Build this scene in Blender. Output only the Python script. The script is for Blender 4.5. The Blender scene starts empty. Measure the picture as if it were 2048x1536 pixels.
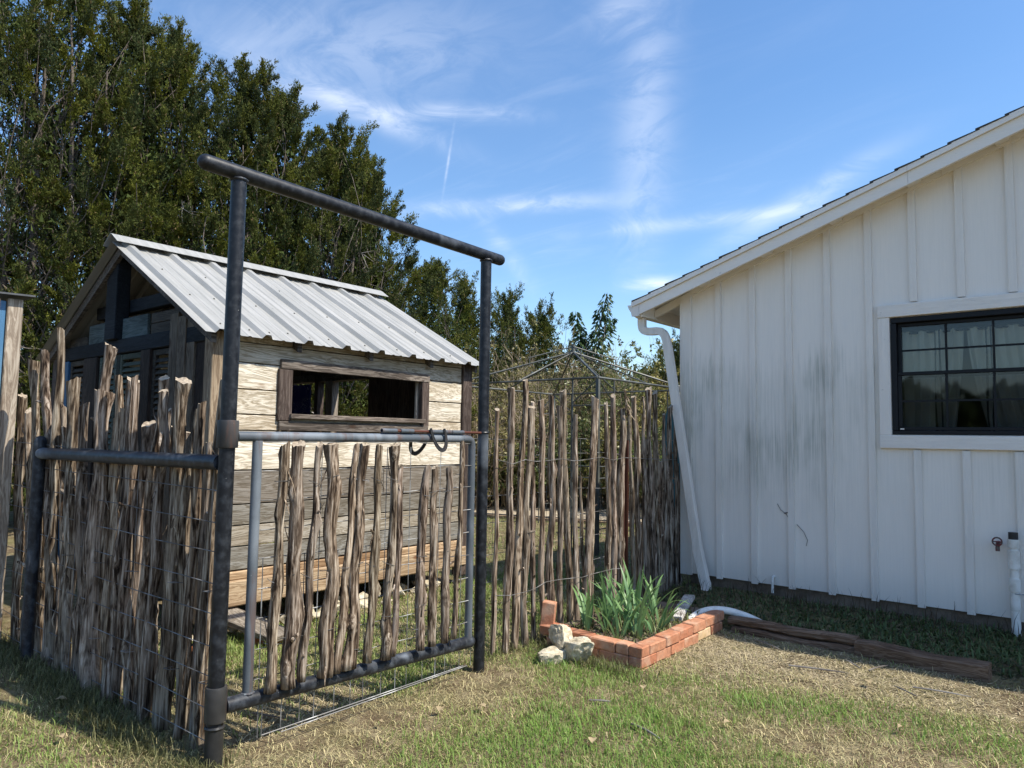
import bpy, math, random
import numpy as np
from mathutils import Vector, Matrix

random.seed(7); np.random.seed(7)
sc = bpy.context.scene
COL = sc.collection
rad = math.radians

# ------------------------------------------------------------------ camera
cam_d = bpy.data.cameras.new('camera'); cam = bpy.data.objects.new('camera', cam_d); COL.objects.link(cam)
yaw, pitch, roll = rad(39.8), rad(4.3), rad(.88)
fh = Vector((-math.sin(yaw), math.cos(yaw), 0)); r0 = Vector((math.cos(yaw), math.sin(yaw), 0)); zz = Vector((0, 0, 1))
Fv = math.cos(pitch)*fh + math.sin(pitch)*zz
u0 = math.cos(pitch)*zz - math.sin(pitch)*fh
Uv = math.cos(roll)*u0 - math.sin(roll)*r0
Rv = math.cos(roll)*r0 + math.sin(roll)*u0
M = Matrix((Rv, Uv, -Fv)).transposed().to_4x4(); M.translation = Vector((0, 0, 1.5))
cam.matrix_world = M
cam_d.sensor_width = 36; cam_d.lens = 36*1446/2048; cam_d.clip_start = .05; cam_d.clip_end = 2000
sc.camera = cam

# ------------------------------------------------------------------ sun, sky, exposure
COT = .745
LD = Vector((-.955*COT, -.30*COT, -1)).normalized()
sun_d = bpy.data.lights.new('sun', 'SUN'); sun = bpy.data.objects.new('sun', sun_d); COL.objects.link(sun)
sun_d.energy = 3.7; sun_d.angle = rad(.53); sun_d.color = (1, .94, .83)
sun.rotation_euler = LD.to_track_quat('-Z', 'Y').to_euler(); sun.location = (20, 8, 25)
SUN_EL = math.asin(-LD.z); SUN_ROT = math.atan2(-LD.x, -LD.y)

world = bpy.data.worlds.new('World'); sc.world = world; world.use_nodes = True
wt = world.node_tree; wt.nodes.clear()
def wn(t, **k):
    n = wt.nodes.new(t)
    for a, b in k.items(): setattr(n, a, b)
    return n
def wmath(op, a, b=None, c=None):
    n = wn('ShaderNodeMath', operation=op)
    for i, v in enumerate((a, b, c)):
        if v is None: continue
        if isinstance(v, (int, float)): n.inputs[i].default_value = v
        else: wt.links.new(v, n.inputs[i])
    return n.outputs[0]
def wdot(vec, v):
    n = wn('ShaderNodeVectorMath', operation='DOT_PRODUCT'); wt.links.new(vec, n.inputs[0]); n.inputs[1].default_value = v
    return n.outputs['Value']
sky = wn('ShaderNodeTexSky', sky_type='NISHITA'); sky.sun_disc = False
sky.sun_elevation = SUN_EL; sky.sun_rotation = SUN_ROT; sky.air_density = 1.0; sky.dust_density = .7; sky.ozone_density = 2.2
tc = wn('ShaderNodeTexCoord'); D = tc.outputs['Generated']
# thin cirrus: streaked noise on a high flat layer, thinned by a broad mask
sep = wn('ShaderNodeSeparateXYZ'); wt.links.new(D, sep.inputs[0])
zc = wmath('MAXIMUM', sep.outputs[2], .04)
zc = wmath('ADD', zc, .12)
px_ = wmath('DIVIDE', sep.outputs[0], zc); py_ = wmath('DIVIDE', sep.outputs[1], zc)
cmb = wn('ShaderNodeCombineXYZ'); wt.links.new(px_, cmb.inputs[0]); wt.links.new(py_, cmb.inputs[1])
def wnoise(vec, scale, detail=6, rough=.55, rot=0, st=(1, 1, 1), dist=0.0):
    mp = wn('ShaderNodeMapping'); mp.inputs['Rotation'].default_value[2] = rot; mp.inputs['Scale'].default_value = st
    wt.links.new(vec, mp.inputs[0])
    n = wn('ShaderNodeTexNoise'); n.inputs['Scale'].default_value = scale; n.inputs['Detail'].default_value = detail
    n.inputs['Roughness'].default_value = rough; n.inputs['Distortion'].default_value = dist
    wt.links.new(mp.outputs[0], n.inputs[0]); return n.outputs[0]
def wramp(v, a, b):
    n = wn('ShaderNodeMapRange'); n.interpolation_type = 'SMOOTHSTEP'; n.inputs[1].default_value = a; n.inputs[2].default_value = b
    wt.links.new(v, n.inputs[0]); return n.outputs[0]
streak = wramp(wnoise(cmb.outputs[0], 1.6, 5, .62, .6, (1, 4.5, 1), .7), .48, .82)
broad = wramp(wnoise(cmb.outputs[0], .55, 2, .5, .2), .36, .62)
cirrus = wmath('MULTIPLY', wmath('MULTIPLY', streak, broad), .09)
veil = wmath('MULTIPLY', broad, .03)
total = wmath('ADD', cirrus, veil)
fine = wramp(wnoise(D, 9, 5, .65, 0, (1, 1, 2.2), 1.2), .34, .66)
def wisp(cx, cy, ang, su, sv, amt, acc):
    """one elongated wisp of cirrus at a bearing in the sky"""
    d = Fv + Rv*((cx-1024)/1446) - Uv*((cy-768)/1446); d.normalize()
    right = d.cross(Vector((0, 0, 1))).normalized(); up = right.cross(d)
    u = wdot(D, (right*math.cos(ang) + up*math.sin(ang))/su); v = wdot(D, (-right*math.sin(ang) + up*math.cos(ang))/sv)
    e = wmath('MULTIPLY_ADD', u, u, wmath('MULTIPLY', v, v))
    return wmath('MULTIPLY_ADD', wmath('POWER', 1/math.e, e), amt, acc)
acc = 0.0
for w_ in [(720, 218, -.28, .10, .014, .42), (900, 225, .03, .09, .010, .33), (1290, 240, 1.53, .19, .034, .22), (1010, 412, .07, .13, .010, .42), (1420, 440, .05, .17, .009, .28),
           (1310, 568, .06, .035, .008, .60), (1600, 400, .45, .10, .014, .30), (700, 100, .18, .20, .06, .18), (1010, 500, -.95, .06, .012, .18), (897, 320, 1.43, .038, .0016, .30), (1225, 35, .3, .03, .02, .22)]:
    acc = wisp(*w_, acc)
acc = wmath('MULTIPLY', acc, wmath('GREATER_THAN', wdot(D, Fv), .3))
total = wmath('MULTIPLY_ADD', acc, wmath('MULTIPLY_ADD', fine, .75, .25), total)
total = wmath('MINIMUM', total, .85)
mix = wn('ShaderNodeMix', data_type='RGBA'); wt.links.new(total, mix.inputs['Factor'])
hs = wn('ShaderNodeHueSaturation'); hs.inputs['Saturation'].default_value = 1.20; hs.inputs['Value'].default_value = .84
wt.links.new(sky.outputs[0], hs.inputs['Color'])
wt.links.new(hs.outputs[0], mix.inputs['A']); mix.inputs['B'].default_value = (4.9, 5.1, 5.5, 1)
world.cycles.sampling_method = 'MANUAL'; world.cycles.sample_map_resolution = 256
bg = wn('ShaderNodeBackground'); bg.inputs[1].default_value = .15
wt.links.new(mix.outputs['Result'], bg.inputs[0])
wo = wn('ShaderNodeOutputWorld'); wt.links.new(bg.outputs[0], wo.inputs[0])

vs = sc.view_settings; vs.view_transform = 'Standard'; vs.look = 'None'; vs.gamma = 1; vs.use_curve_mapping = False; vs.exposure = .84
sc.cycles.max_bounces = 6; sc.cycles.diffuse_bounces = 3; sc.cycles.transparent_max_bounces = 12

# ------------------------------------------------------------------ helpers: noise, materials, meshes
_tab = np.random.RandomState(3).rand(256, 256)
def vnoise(x, y, s=1.0, o=0):
    x = np.asarray(x, float)*s + 17.3*o + 500; y = np.asarray(y, float)*s + 9.1*o + 500
    xi = np.floor(x).astype(int); yi = np.floor(y).astype(int); fx = x-xi; fy = y-yi
    fx = fx*fx*(3-2*fx); fy = fy*fy*(3-2*fy)
    g = lambda a, b: _tab[a % 256, b % 256]
    return (g(xi, yi)*(1-fx)+g(xi+1, yi)*fx)*(1-fy) + (g(xi, yi+1)*(1-fx)+g(xi+1, yi+1)*fx)*fy
def fbm(x, y, s=1., o=0, k=4):
    t = 0; a = .5; n = 0
    for i in range(k): t = t + a*vnoise(x, y, s*2**i, o+i*5); n += a; a *= .5
    return t/n
def sst(a, b, x): t = np.clip((x-a)/(b-a), 0, 1); return t*t*(3-2*t)

class NT:
    def __init__(s, name):
        s.m = bpy.data.materials.new(name); s.m.use_nodes = True; s.t = s.m.node_tree; s.t.nodes.clear()
        s.out = s.n('ShaderNodeOutputMaterial'); s.b = s.n('ShaderNodeBsdfPrincipled'); s.l(s.b.outputs[0], s.out.inputs[0])
    def n(s, t, **k):
        n = s.t.nodes.new(t)
        for a, b in k.items(): setattr(n, a, b)
        return n
    def l(s, a, b): s.t.links.new(a, b)
    def coord(s, kind='Object', scale=(1, 1, 1), rnd=True, rot=(0, 0, 0)):
        if kind == 'World':
            o = s.n('ShaderNodeNewGeometry').outputs['Position']
        else: o = s.n('ShaderNodeTexCoord').outputs[kind]
        if rnd and kind != 'World':
            oi = s.n('ShaderNodeObjectInfo'); mu = s.n('ShaderNodeMath', operation='MULTIPLY'); s.l(oi.outputs['Random'], mu.inputs[0]); mu.inputs[1].default_value = 53
            ad = s.n('ShaderNodeVectorMath', operation='ADD'); s.l(o, ad.inputs[0]); s.l(mu.outputs[0], ad.inputs[1]); o = ad.outputs[0]
        mp = s.n('ShaderNodeMapping'); mp.inputs['Scale'].default_value = scale; mp.inputs['Rotation'].default_value = rot; s.l(o, mp.inputs[0])
        return mp.outputs[0]
    def noise(s, v, scale=5, detail=4, rough=.55, dist=0):
        n = s.n('ShaderNodeTexNoise'); s.l(v, n.inputs['Vector']); n.inputs['Scale'].default_value = scale; n.inputs['Detail'].default_value = detail
        n.inputs['Roughness'].default_value = rough; n.inputs['Distortion'].default_value = dist; return n.outputs[0]
    def vor(s, v, scale=5, feature='F1'):
        n = s.n('ShaderNodeTexVoronoi', feature=feature); s.l(v, n.inputs['Vector']); n.inputs['Scale'].default_value = scale; return n.outputs['Distance']
    def ramp(s, v, stops, interp='LINEAR'):
        n = s.n('ShaderNodeValToRGB'); e = n.color_ramp.elements; n.color_ramp.interpolation = interp
        while len(e) < len(stops): e.new(.5)
        for i, (p, c) in enumerate(stops):
            e[i].position = p; e[i].color = (*c, 1) if not isinstance(c, (int, float)) else (c, c, c, 1)
        s.l(v, n.inputs[0]); return n.outputs[0]
    def rng(s, v, a, b, c=0., d=1.):
        n = s.n('ShaderNodeMapRange'); n.interpolation_type = 'SMOOTHSTEP'
        for i, q in enumerate((a, b, c, d)): n.inputs[i+1].default_value = q
        s.l(v, n.inputs[0]); return n.outputs[0]
    def math(s, op, a, b=None):
        n = s.n('ShaderNodeMath', operation=op)
        for i, v in enumerate((a, b)):
            if v is None: continue
            if isinstance(v, (int, float)): n.inputs[i].default_value = v
            else: s.l(v, n.inputs[i])
        return n.outputs[0]
    def mix(s, f, a, b, mode='MIX'):
        n = s.n('ShaderNodeMix', data_type='RGBA', blend_type=mode)
        for q, v in (('Factor', f), ('A', a), ('B', b)):
            if isinstance(v, (int, float)): n.inputs[q].default_value = v
            elif isinstance(v, tuple): n.inputs[q].default_value = (*v, 1)
            else: s.l(v, n.inputs[q])
        return n.outputs['Result']
    def bump(s, h, strength=.4, dist=.01):
        n = s.n('ShaderNodeBump'); n.inputs['Strength'].default_value = strength; n.inputs['Distance'].default_value = dist; s.l(h, n.inputs['Height'])
        s.l(n.outputs[0], s.b.inputs['Normal']); return n.outputs[0]
    def set(s, color=None, rough=None, metal=None, spec=None):
        for k, v in (('Base Color', color), ('Roughness', rough), ('Metallic', metal), ('Specular IOR Level', spec)):
            if v is None: continue
            if isinstance(v, (int, float)): s.b.inputs[k].default_value = v
            elif isinstance(v, tuple): s.b.inputs[k].default_value = (*v, 1)
            else: s.l(v, s.b.inputs[k])
        return s.m

def wood(name, axis, dark, mid, light, knots=True, bumps=.5, rough=.85, objcol=True, ring=1.0):
    n = NT(name); i = 'xyz'.index(axis)
    sc1 = [9*ring]*3; sc1[i] = .9
    sc2 = [70.]*3; sc2[i] = 2.2
    v1 = n.coord('Object', tuple(sc1)); v2 = n.coord('Object', tuple(sc2))
    a = n.noise(v1, 1.6, 5, .6, 1.4); f = n.noise(v2, 1., 4, .7, .3)
    wv = n.math('FRACT', n.math('MULTIPLY', a, 6.5)); wv = n.rng(n.math('ABSOLUTE', n.math('SUBTRACT', wv, .5)), 0, .5)
    t = n.math('ADD', n.math('MULTIPLY', wv, .38), n.math('ADD', n.math('MULTIPLY', f, .5), n.math('MULTIPLY', a, .25)))
    c = n.ramp(t, [(.22, dark), (.5, mid), (.78, light)])
    sc3 = [1.]*3; sc3[i] = .45
    big = n.noise(n.coord('Object', tuple(sc3)), 2.2, 3, .6)
    c = n.mix(n.rng(big, .35, .7, 0, .6), c, mid, 'MULTIPLY')
    c = n.mix(.0, c, c)
    if knots:
        sk = [5.]*3; sk[i] = 2.2
        kd = n.vor(n.coord('Object', tuple(sk)), 1.0)
        c = n.mix(n.rng(kd, .05, .14, .9, 0), c, (dark[0]*.9, dark[1]*.6, dark[2]*.45))
    if objcol:
        oi = n.n('ShaderNodeObjectInfo'); c = n.mix(1., c, oi.outputs['Color'], 'MULTIPLY')
    n.bump(n.math('ADD', n.math('MULTIPLY', wv, .4), f), bumps, .004)
    return n.set(c, rough, 0, .3)

def painted_pipe(name, base, grey, rustiness, patch):
    n = NT(name); v = n.coord('Object')
    big = n.noise(n.coord('Object', (1, 1, .6)), 1.7, 4, .6, .5); fine = n.noise(v, 22, 5, .6); sp = n.noise(v, 120, 2, .6)
    c = n.mix(n.rng(big, patch, patch+.12), base, grey)
    c = n.mix(n.math('MULTIPLY', n.rng(fine, .42, .7), .35), c, (grey[0]*.6, grey[1]*.6, grey[2]*.6))
    if rustiness > 0:
        vs_ = n.coord('Object', (7, 7, .9)); rn = n.noise(vs_, 1.5, 5, .65, .5)
        c = n.mix(n.math('MULTIPLY', n.rng(rn, .62-.22*rustiness, .80-.15*rustiness), .7), c, (.11, .052, .032))
    c = n.mix(n.rng(sp, .74, .80), c, (.45, .45, .44))
    n.bump(n.math('ADD', fine, n.math('MULTIPLY', sp, .3)), .25, .002)
    r = n.math('ADD', n.math('MULTIPLY', fine, .3), .28)
    return n.set(c, r, 0., .36)

MAT = {}
MAT['pipe_black'] = painted_pipe('pipe_black_paint', (.008, .009, .012), (.12, .135, .155), 0, .565)
MAT['pipe_grey'] = painted_pipe('pipe_worn_grey', (.085, .10, .115), (.19, .215, .24), .6, .46)
MAT['pipe_rail'] = painted_pipe('pipe_rail_black', (.014, .016, .021), (.20, .23, .27), .0, .54)  # grey paint patches, brightened to carry sunlit highlights in the colour
MAT['iron'] = painted_pipe('old_iron', (.022, .022, .022), (.075, .072, .07), .25, .5)
MAT['rust'] = painted_pipe('rusty_steel', (.10, .035, .022), (.16, .055, .03), .5, .5)
n = NT('shaded_wire'); MAT['wire_shaded'] = n.set(n.mix(n.rng(n.noise(n.coord('World'), 9, 3), .45, .65), (.10, .095, .09), (.25, .245, .24)), .6, .2)  # darker copy of the wire, with fence shade put into its colour
n = NT('wire'); MAT['wire'] = n.set(n.mix(n.rng(n.noise(n.coord('World'), 9, 3), .45, .65), (.16, .155, .15), (.42, .42, .41)), .5, .3)
n = NT('gazebo_steel'); MAT['gazebo'] = n.set(n.mix(n.rng(n.noise(n.coord('World'), 3, 3), .4, .6), (.055, .058, .05), (.13, .135, .12)), .55, .1)

def bark(name):
    n = NT(name)
    v = n.coord('Object', (1, 1, .055)); v2 = n.coord('Object', (1, 1, .12)); v3 = n.coord('Object', (1, 1, .5))
    a = n.noise(v, 75, 5, .6, .5); b = n.noise(v2, 34, 5, .6, .6); p = n.noise(v3, 7, 4, .6, .4)
    t = n.math('ADD', n.math('MULTIPLY', a, .62), n.math('MULTIPLY', b, .42))
    c = n.ramp(t, [(.42, (.020, .013, .009)), (.492, (.105, .073, .049)), (.558, (.27, .207, .15)), (.64, (.52, .44, .35))])
    c = n.mix(n.rng(p, .58, .70, 0, .4), c, (.46, .385, .30), 'MIX')
    c = n.mix(n.rng(p, .30, .42, .45, 0), c, (.30, .22, .16), 'MULTIPLY')
    oi = n.n('ShaderNodeObjectInfo')
    peel = n.ramp(n.noise(n.coord('Object', (1, 1, .04)), 90, 4, .6), [(.35, (.15, .11, .08)), (.5, (.31, .25, .19)), (.7, (.48, .41, .33))])
    sel = n.math('ADD', n.math('MULTIPLY', n.math('SUBTRACT', oi.outputs['Random'], .5), .22), p)
    c = n.mix(n.rng(sel, .56, .68, 0, .55), c, peel)
    c = n.mix(1., c, oi.outputs['Color'], 'MULTIPLY')
    n.bump(t, 1.0, .012)
    return n.set(c, .95, 0, .15)
MAT['bark'] = bark('cedar_bark')
n = NT('cut_wood'); v = n.coord('Object', (60, 60, 60)); MAT['cut'] = n.set(n.ramp(n.noise(v, 1, 3), [(.3, (.22, .17, .12)), (.7, (.47, .39, .29))]), .9)
n = NT('trunk_bark'); v = n.coord('World', (1, 1, .12)); a = n.noise(v, 22, 6, .7)
n.bump(a, .8, .03); MAT['trunk'] = n.set(n.ramp(a, [(.35, (.05, .038, .03)), (.65, (.24, .20, .165))]), .95)
n = NT('dead_twig'); MAT['twig'] = n.set(n.ramp(n.noise(n.coord('World'), 3, 3), [(.35, (.12, .10, .085)), (.65, (.34, .31, .275))]), .9)

MAT['siding_wood'] = wood('weathered_siding', 'y', (.25, .195, .125), (.60, .535, .435), (.83, .78, .69), True, .7)
MAT['dark_wood_y'] = wood('dark_wood_y', 'y', (.045, .036, .029), (.10, .083, .070), (.21, .185, .16), True, .6)
MAT['dark_wood_z'] = wood('dark_wood_z', 'z', (.040, .027, .021), (.080, .056, .045), (.15, .115, .095), True, .6)
MAT['grey_wood_z'] = wood('grey_wood_z', 'z', (.14, .11, .08), (.30, .25, .20), (.46, .41, .34), True, .6)
MAT['grey_wood_x'] = wood('grey_wood_x', 'x', (.09, .072, .055), (.19, .16, .125), (.32, .28, .23), True, .6)
MAT['beam_y'] = wood('treated_beam', 'y', (.20, .13, .075), (.36, .25, .15), (.50, .38, .25), True, .5)
MAT['timber_x'] = wood('landscape_timber', 'x', (.08, .047, .029), (.185, .115, .072), (.30, .21, .145), False, .6)
MAT['black_wood'] = wood('black_stained_wood', 'x', (.005, .006, .008), (.010, .012, .015), (.02, .023, .027), False, .4)
MAT['green_shutter'] = wood('faded_green_shutter', 'x', (.045, .056, .042), (.085, .10, .078), (.13, .15, .12), False, .4)
MAT['teal_panel'] = wood('chalky_teal_board', 'x', (.05, .065, .062), (.085, .11, .105), (.15, .18, .175), False, .3)

# galvanised roof
n = NT('galvalume'); v = n.coord('Object', (1, 1, 1)); a = n.noise(v, 60, 3, .6); b = n.noise(n.coord('Object', (.5, 6, .5)), 3, 4, .6)
c = n.mix(n.rng(b, .35, .7), (.33, .325, .30), (.42, .41, .385)); c = n.mix(n.math('MULTIPLY', n.rng(a, .45, .7), .25), c, (.42, .42, .40))
n.bump(a, .05, .002); MAT['roof'] = n.set(c, n.math('ADD', n.math('MULTIPLY', b, .2), .42), .2, .4)
n = NT('dark_cap'); MAT['capmetal'] = n.set(n.mix(n.noise(n.coord('Object'), 20), (.06, .065, .07), (.14, .14, .14)), .5, .4)
n = NT('screw'); MAT['screw'] = n.set((.16, .15, .13), .5, .5)

# white painted siding with embossed grain, mildew streaks where rain splashes off the eave
def white_paint(name, axis, streaks, emboss, objcol=False):
    n = NT(name); i = 'xyz'.index(axis)
    s1 = [85.]*3; s1[i] = 3.0; s2 = [26.]*3; s2[i] = 1.6
    a = n.noise(n.coord('Object', tuple(s1)), 1, 4, .6, .6); b = n.noise(n.coord('Object', tuple(s2)), 1., 3, .6, 2.2)
    wv = n.math('ABSOLUTE', n.math('SUBTRACT', n.math('FRACT', n.math('MULTIPLY', b, 8)), .5))
    c = n.mix(n.noise(n.coord('World'), 1.4, 4), (.87, .80, .72), (.905, .84, .765))
    c = n.mix(n.rng(a, .35, .6, .07, 0), c, (.55, .53, .50))
    if streaks:
        g = n.n('ShaderNodeNewGeometry'); sp = n.n('ShaderNodeSeparateXYZ'); n.l(g.outputs['Position'], sp.inputs[0])
        st = n.noise(n.coord('World', (34, 1, .9)), 1, 5, .7); lo = n.noise(n.coord('World', (2.2, 1, .9)), 1, 4, .6)
        top = n.math('ADD', n.math('MULTIPLY', st, 1.0), n.math('MULTIPLY', lo, .5))
        zt = n.math('SUBTRACT', n.math('ADD', 1.62, top), sp.outputs[2])          # ragged upper edge near 2.2 m
        m = n.math('MULTIPLY', n.rng(zt, 0, .35), n.rng(sp.outputs[2], .55, 1.75))
        m = n.math('MULTIPLY', m, n.math('MULTIPLY', n.math('ADD', n.math('MULTIPLY', n.rng(lo, .40, .70), .55), .22), n.rng(n.noise(n.coord('World', (70, 1, 1.6)), 1, 4, .7), .30, .68, .35, 1.15)))
        m = n.math('MULTIPLY', m, n.rng(sp.outputs[0], -1.2, -2.2, .35, 1.))
        c = n.mix(n.math('MINIMUM', n.math('MULTIPLY', m, 1.35), .9), c, (.40, .405, .345))
        dirt = n.noise(n.coord('World', (1, 1, .6)), 31, 5, .8, 1.5); low = n.rng(sp.outputs[2], .25, .9, 1, 0)
        c = n.mix(n.math('MULTIPLY', n.rng(dirt, .70, .76), n.math('MULTIPLY', low, .6)), c, (.20, .17, .13))
        c = n.mix(n.math('MULTIPLY', n.rng(sp.outputs[2], .2, .5, .3, 0), .8), c, (.45, .41, .36))
    else:
        ch = n.noise(n.coord('World'), 22, 5, .7); c = n.mix(n.rng(ch, .67, .71, 0, .6), c, (.42, .39, .36))
    n.bump(n.math('ADD', n.math('MULTIPLY', a, 1-emboss), n.math('MULTIPLY', wv, emboss*1.6)), .5 if emboss < .5 else .6, .0035)
    return n.set(c, .55, 0, .35)
MAT['siding'] = white_paint('white_siding', 'z', True, .15)
MAT['batten'] = white_paint('white_batten', 'z', True, .75)
MAT['trim_x'] = white_paint('white_trim_x', 'x', False, .75)
MAT['trim_z'] = white_paint('white_trim_z', 'z', False, .75)
MAT['fascia'] = white_paint('white_fascia', 'x', False, .3)
MAT['soffit'] = white_paint('white_soffit', 'y', False, .2)
n = NT('white_aluminium'); b = n.noise(n.coord('World', (6, 6, 1)), 3, 4); MAT['alu'] = n.set(n.mix(n.rng(b, .4, .7), (.80, .74, .67), (.70, .65, .58)), .38, 0, .5)
n = NT('black_vinyl'); MAT['vinyl'] = n.set(n.mix(n.noise(n.coord('Object'), 14, 4), (.006, .0065, .008), (.012, .013, .015)), .5, 0, .25)
n = NT('pvc'); b = n.noise(n.coord('Object'), 12, 4); MAT['pvc'] = n.set(n.mix(n.rng(b, .4, .7), (.80, .79, .75), (.60, .58, .52)), .4)
n = NT('black_rubber'); MAT['rubber'] = n.set(n.mix(n.noise(n.coord('Object'), 40), (.012, .012, .013), (.03, .03, .032)), .6)
n = NT('plaster'); MAT['plaster'] = n.set(n.mix(n.noise(n.coord('Object'), 6), (.42, .40, .37), (.50, .48, .45)), .9)
n = NT('earth_wall'); a = n.noise(n.coord('World'), 9, 6, .7); n.bump(a, .6, .02); MAT['foundation'] = n.set(n.ramp(a, [(.3, (.10, .07, .05)), (.7, (.26, .20, .15))]), .95)
n = NT('asphalt_shingle'); a = n.noise(n.coord('World'), 90, 3, .7); n.bump(a, .4, .004); MAT['shingle'] = n.set(n.ramp(a, [(.3, (.022, .022, .024)), (.7, (.085, .082, .08))]), .95)
n = NT('red_valve'); MAT['valve'] = n.set(n.mix(n.rng(n.noise(n.coord('Object'), 40), .45, .6), (.16, .02, .02), (.10, .075, .06)), .5)

def glass(name, tint):
    m = bpy.data.materials.new(name); m.use_nodes = True; t = m.node_tree; t.nodes.clear()
    o = t.nodes.new('ShaderNodeOutputMaterial'); mx = t.nodes.new('ShaderNodeMixShader'); tr = t.nodes.new('ShaderNodeBsdfTransparent'); gl = t.nodes.new('ShaderNodeBsdfGlossy')
    fr = t.nodes.new('ShaderNodeFresnel'); fr.inputs[0].default_value = 1.5
    nz = t.nodes.new('ShaderNodeTexNoise'); nz.inputs['Scale'].default_value = 6; cc = t.nodes.new('ShaderNodeTexCoord'); t.links.new(cc.outputs['Object'], nz.inputs[0])
    bp = t.nodes.new('ShaderNodeBump'); bp.inputs['Strength'].default_value = .03; t.links.new(nz.outputs[0], bp.inputs['Height']); t.links.new(bp.outputs[0], gl.inputs['Normal'])
    tr.inputs[0].default_value = (*tint, 1); gl.inputs['Roughness'].default_value = .03
    t.links.new(fr.outputs[0], mx.inputs[0]); t.links.new(tr.outputs[0], mx.inputs[1]); t.links.new(gl.outputs[0], mx.inputs[2]); t.links.new(mx.outputs[0], o.inputs[0]); return m
MAT['glass'] = glass('tinted_glass', (.86, .88, .86)); MAT['glass_screen'] = glass('screened_glass', (.62, .63, .63))
n = NT('curtain'); v = n.coord('Object'); sp = n.n('ShaderNodeSeparateXYZ'); n.l(n.coord('Object', rnd=False), sp.inputs[0])
fx = n.math('FRACT', n.math('MULTIPLY', sp.outputs[0], 3.3)); st = n.math('ADD', n.math('MULTIPLY', n.math('COMPARE', fx, .30), 1), n.math('COMPARE', fx, .42))
for nd in n.t.nodes:
    if nd.type == 'MATH' and nd.operation == 'COMPARE': nd.inputs[2].default_value = .022
MAT['curtain'] = n.set(n.mix(n.math('MINIMUM', st, 1.), (.70, .67, .60), (.05, .05, .055)), .9)

def brickmat():
    n = NT('clay_brick'); v = n.coord('Object'); a = n.noise(v, 26, 6, .65); b = n.noise(v, 7, 3, .6); sp = n.noise(v, 90, 3, .7)
    oi = n.n('ShaderNodeObjectInfo')
    c = n.mix(1., n.ramp(a, [(.3, (.62, .60, .58)), (.7, (1.05, 1.0, .98))]), oi.outputs['Color'], 'MULTIPLY')
    c = n.mix(n.rng(b, .46, .72, .04, .5), c, (.60, .46, .34)); c = n.mix(n.rng(sp, .66, .74, 0, .5), c, (.12, .08, .06))
    n.bump(n.math('ADD', a, n.math('MULTIPLY', sp, .5)), .6, .006); return n.set(c, .95, 0, .2)
MAT['brick'] = brickmat()
def stonemat():
    n = NT('limestone'); v = n.coord('Object'); a = n.noise(v, 16, 7, .7); b = n.noise(v, 5, 4, .6); w = n.vor(v, 24)
    c = n.ramp(a, [(.32, (.27, .22, .14)), (.5, (.56, .49, .35)), (.7, (.74, .68, .54))])
    c = n.mix(n.rng(w, .05, .16, .5, 0), c, (.18, .15, .10)); c = n.mix(n.rng(b, .6, .75, 0, .6), c, (.26, .24, .20))
    n.bump(n.math('ADD', a, n.math('MULTIPLY', w, .5)), .8, .02); return n.set(c, .95, 0, .2)
MAT['stone'] = stonemat()

def leafmat(name, trans=.3, rough=.55, tint=(1, 1, 1), spec=.3):
    m = bpy.data.materials.new(name); m.use_nodes = True; t = m.node_tree; t.nodes.clear()
    o = t.nodes.new('ShaderNodeOutputMaterial'); at = t.nodes.new('ShaderNodeAttribute'); at.attribute_name = 'col'
    p = t.nodes.new('ShaderNodeBsdfPrincipled'); p.inputs['Roughness'].default_value = rough; p.inputs['Specular IOR Level'].default_value = spec
    tr = t.nodes.new('ShaderNodeBsdfTranslucent'); mx = t.nodes.new('ShaderNodeMixShader'); mx.inputs[0].default_value = trans
    ml = t.nodes.new('ShaderNodeMix'); ml.data_type = 'RGBA'; ml.blend_type = 'MULTIPLY'; ml.inputs['Factor'].default_value = 1; ml.inputs['B'].default_value = (*tint, 1)
    t.links.new(at.outputs['Color'], ml.inputs['A']); t.links.new(ml.outputs['Result'], p.inputs[0]); t.links.new(ml.outputs['Result'], tr.inputs[0])
    t.links.new(p.outputs[0], mx.inputs[1]); t.links.new(tr.outputs[0], mx.inputs[2]); t.links.new(mx.outputs[0], o.inputs[0]); return m
MAT['foliage'] = leafmat('juniper_foliage', .22, .75, spec=.1); MAT['grass'] = leafmat('grass_blades', .32, .5); MAT['leaf'] = leafmat('broad_leaves', .30, .38)
MAT['litter'] = leafmat('dry_litter', .12, .9)

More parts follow.
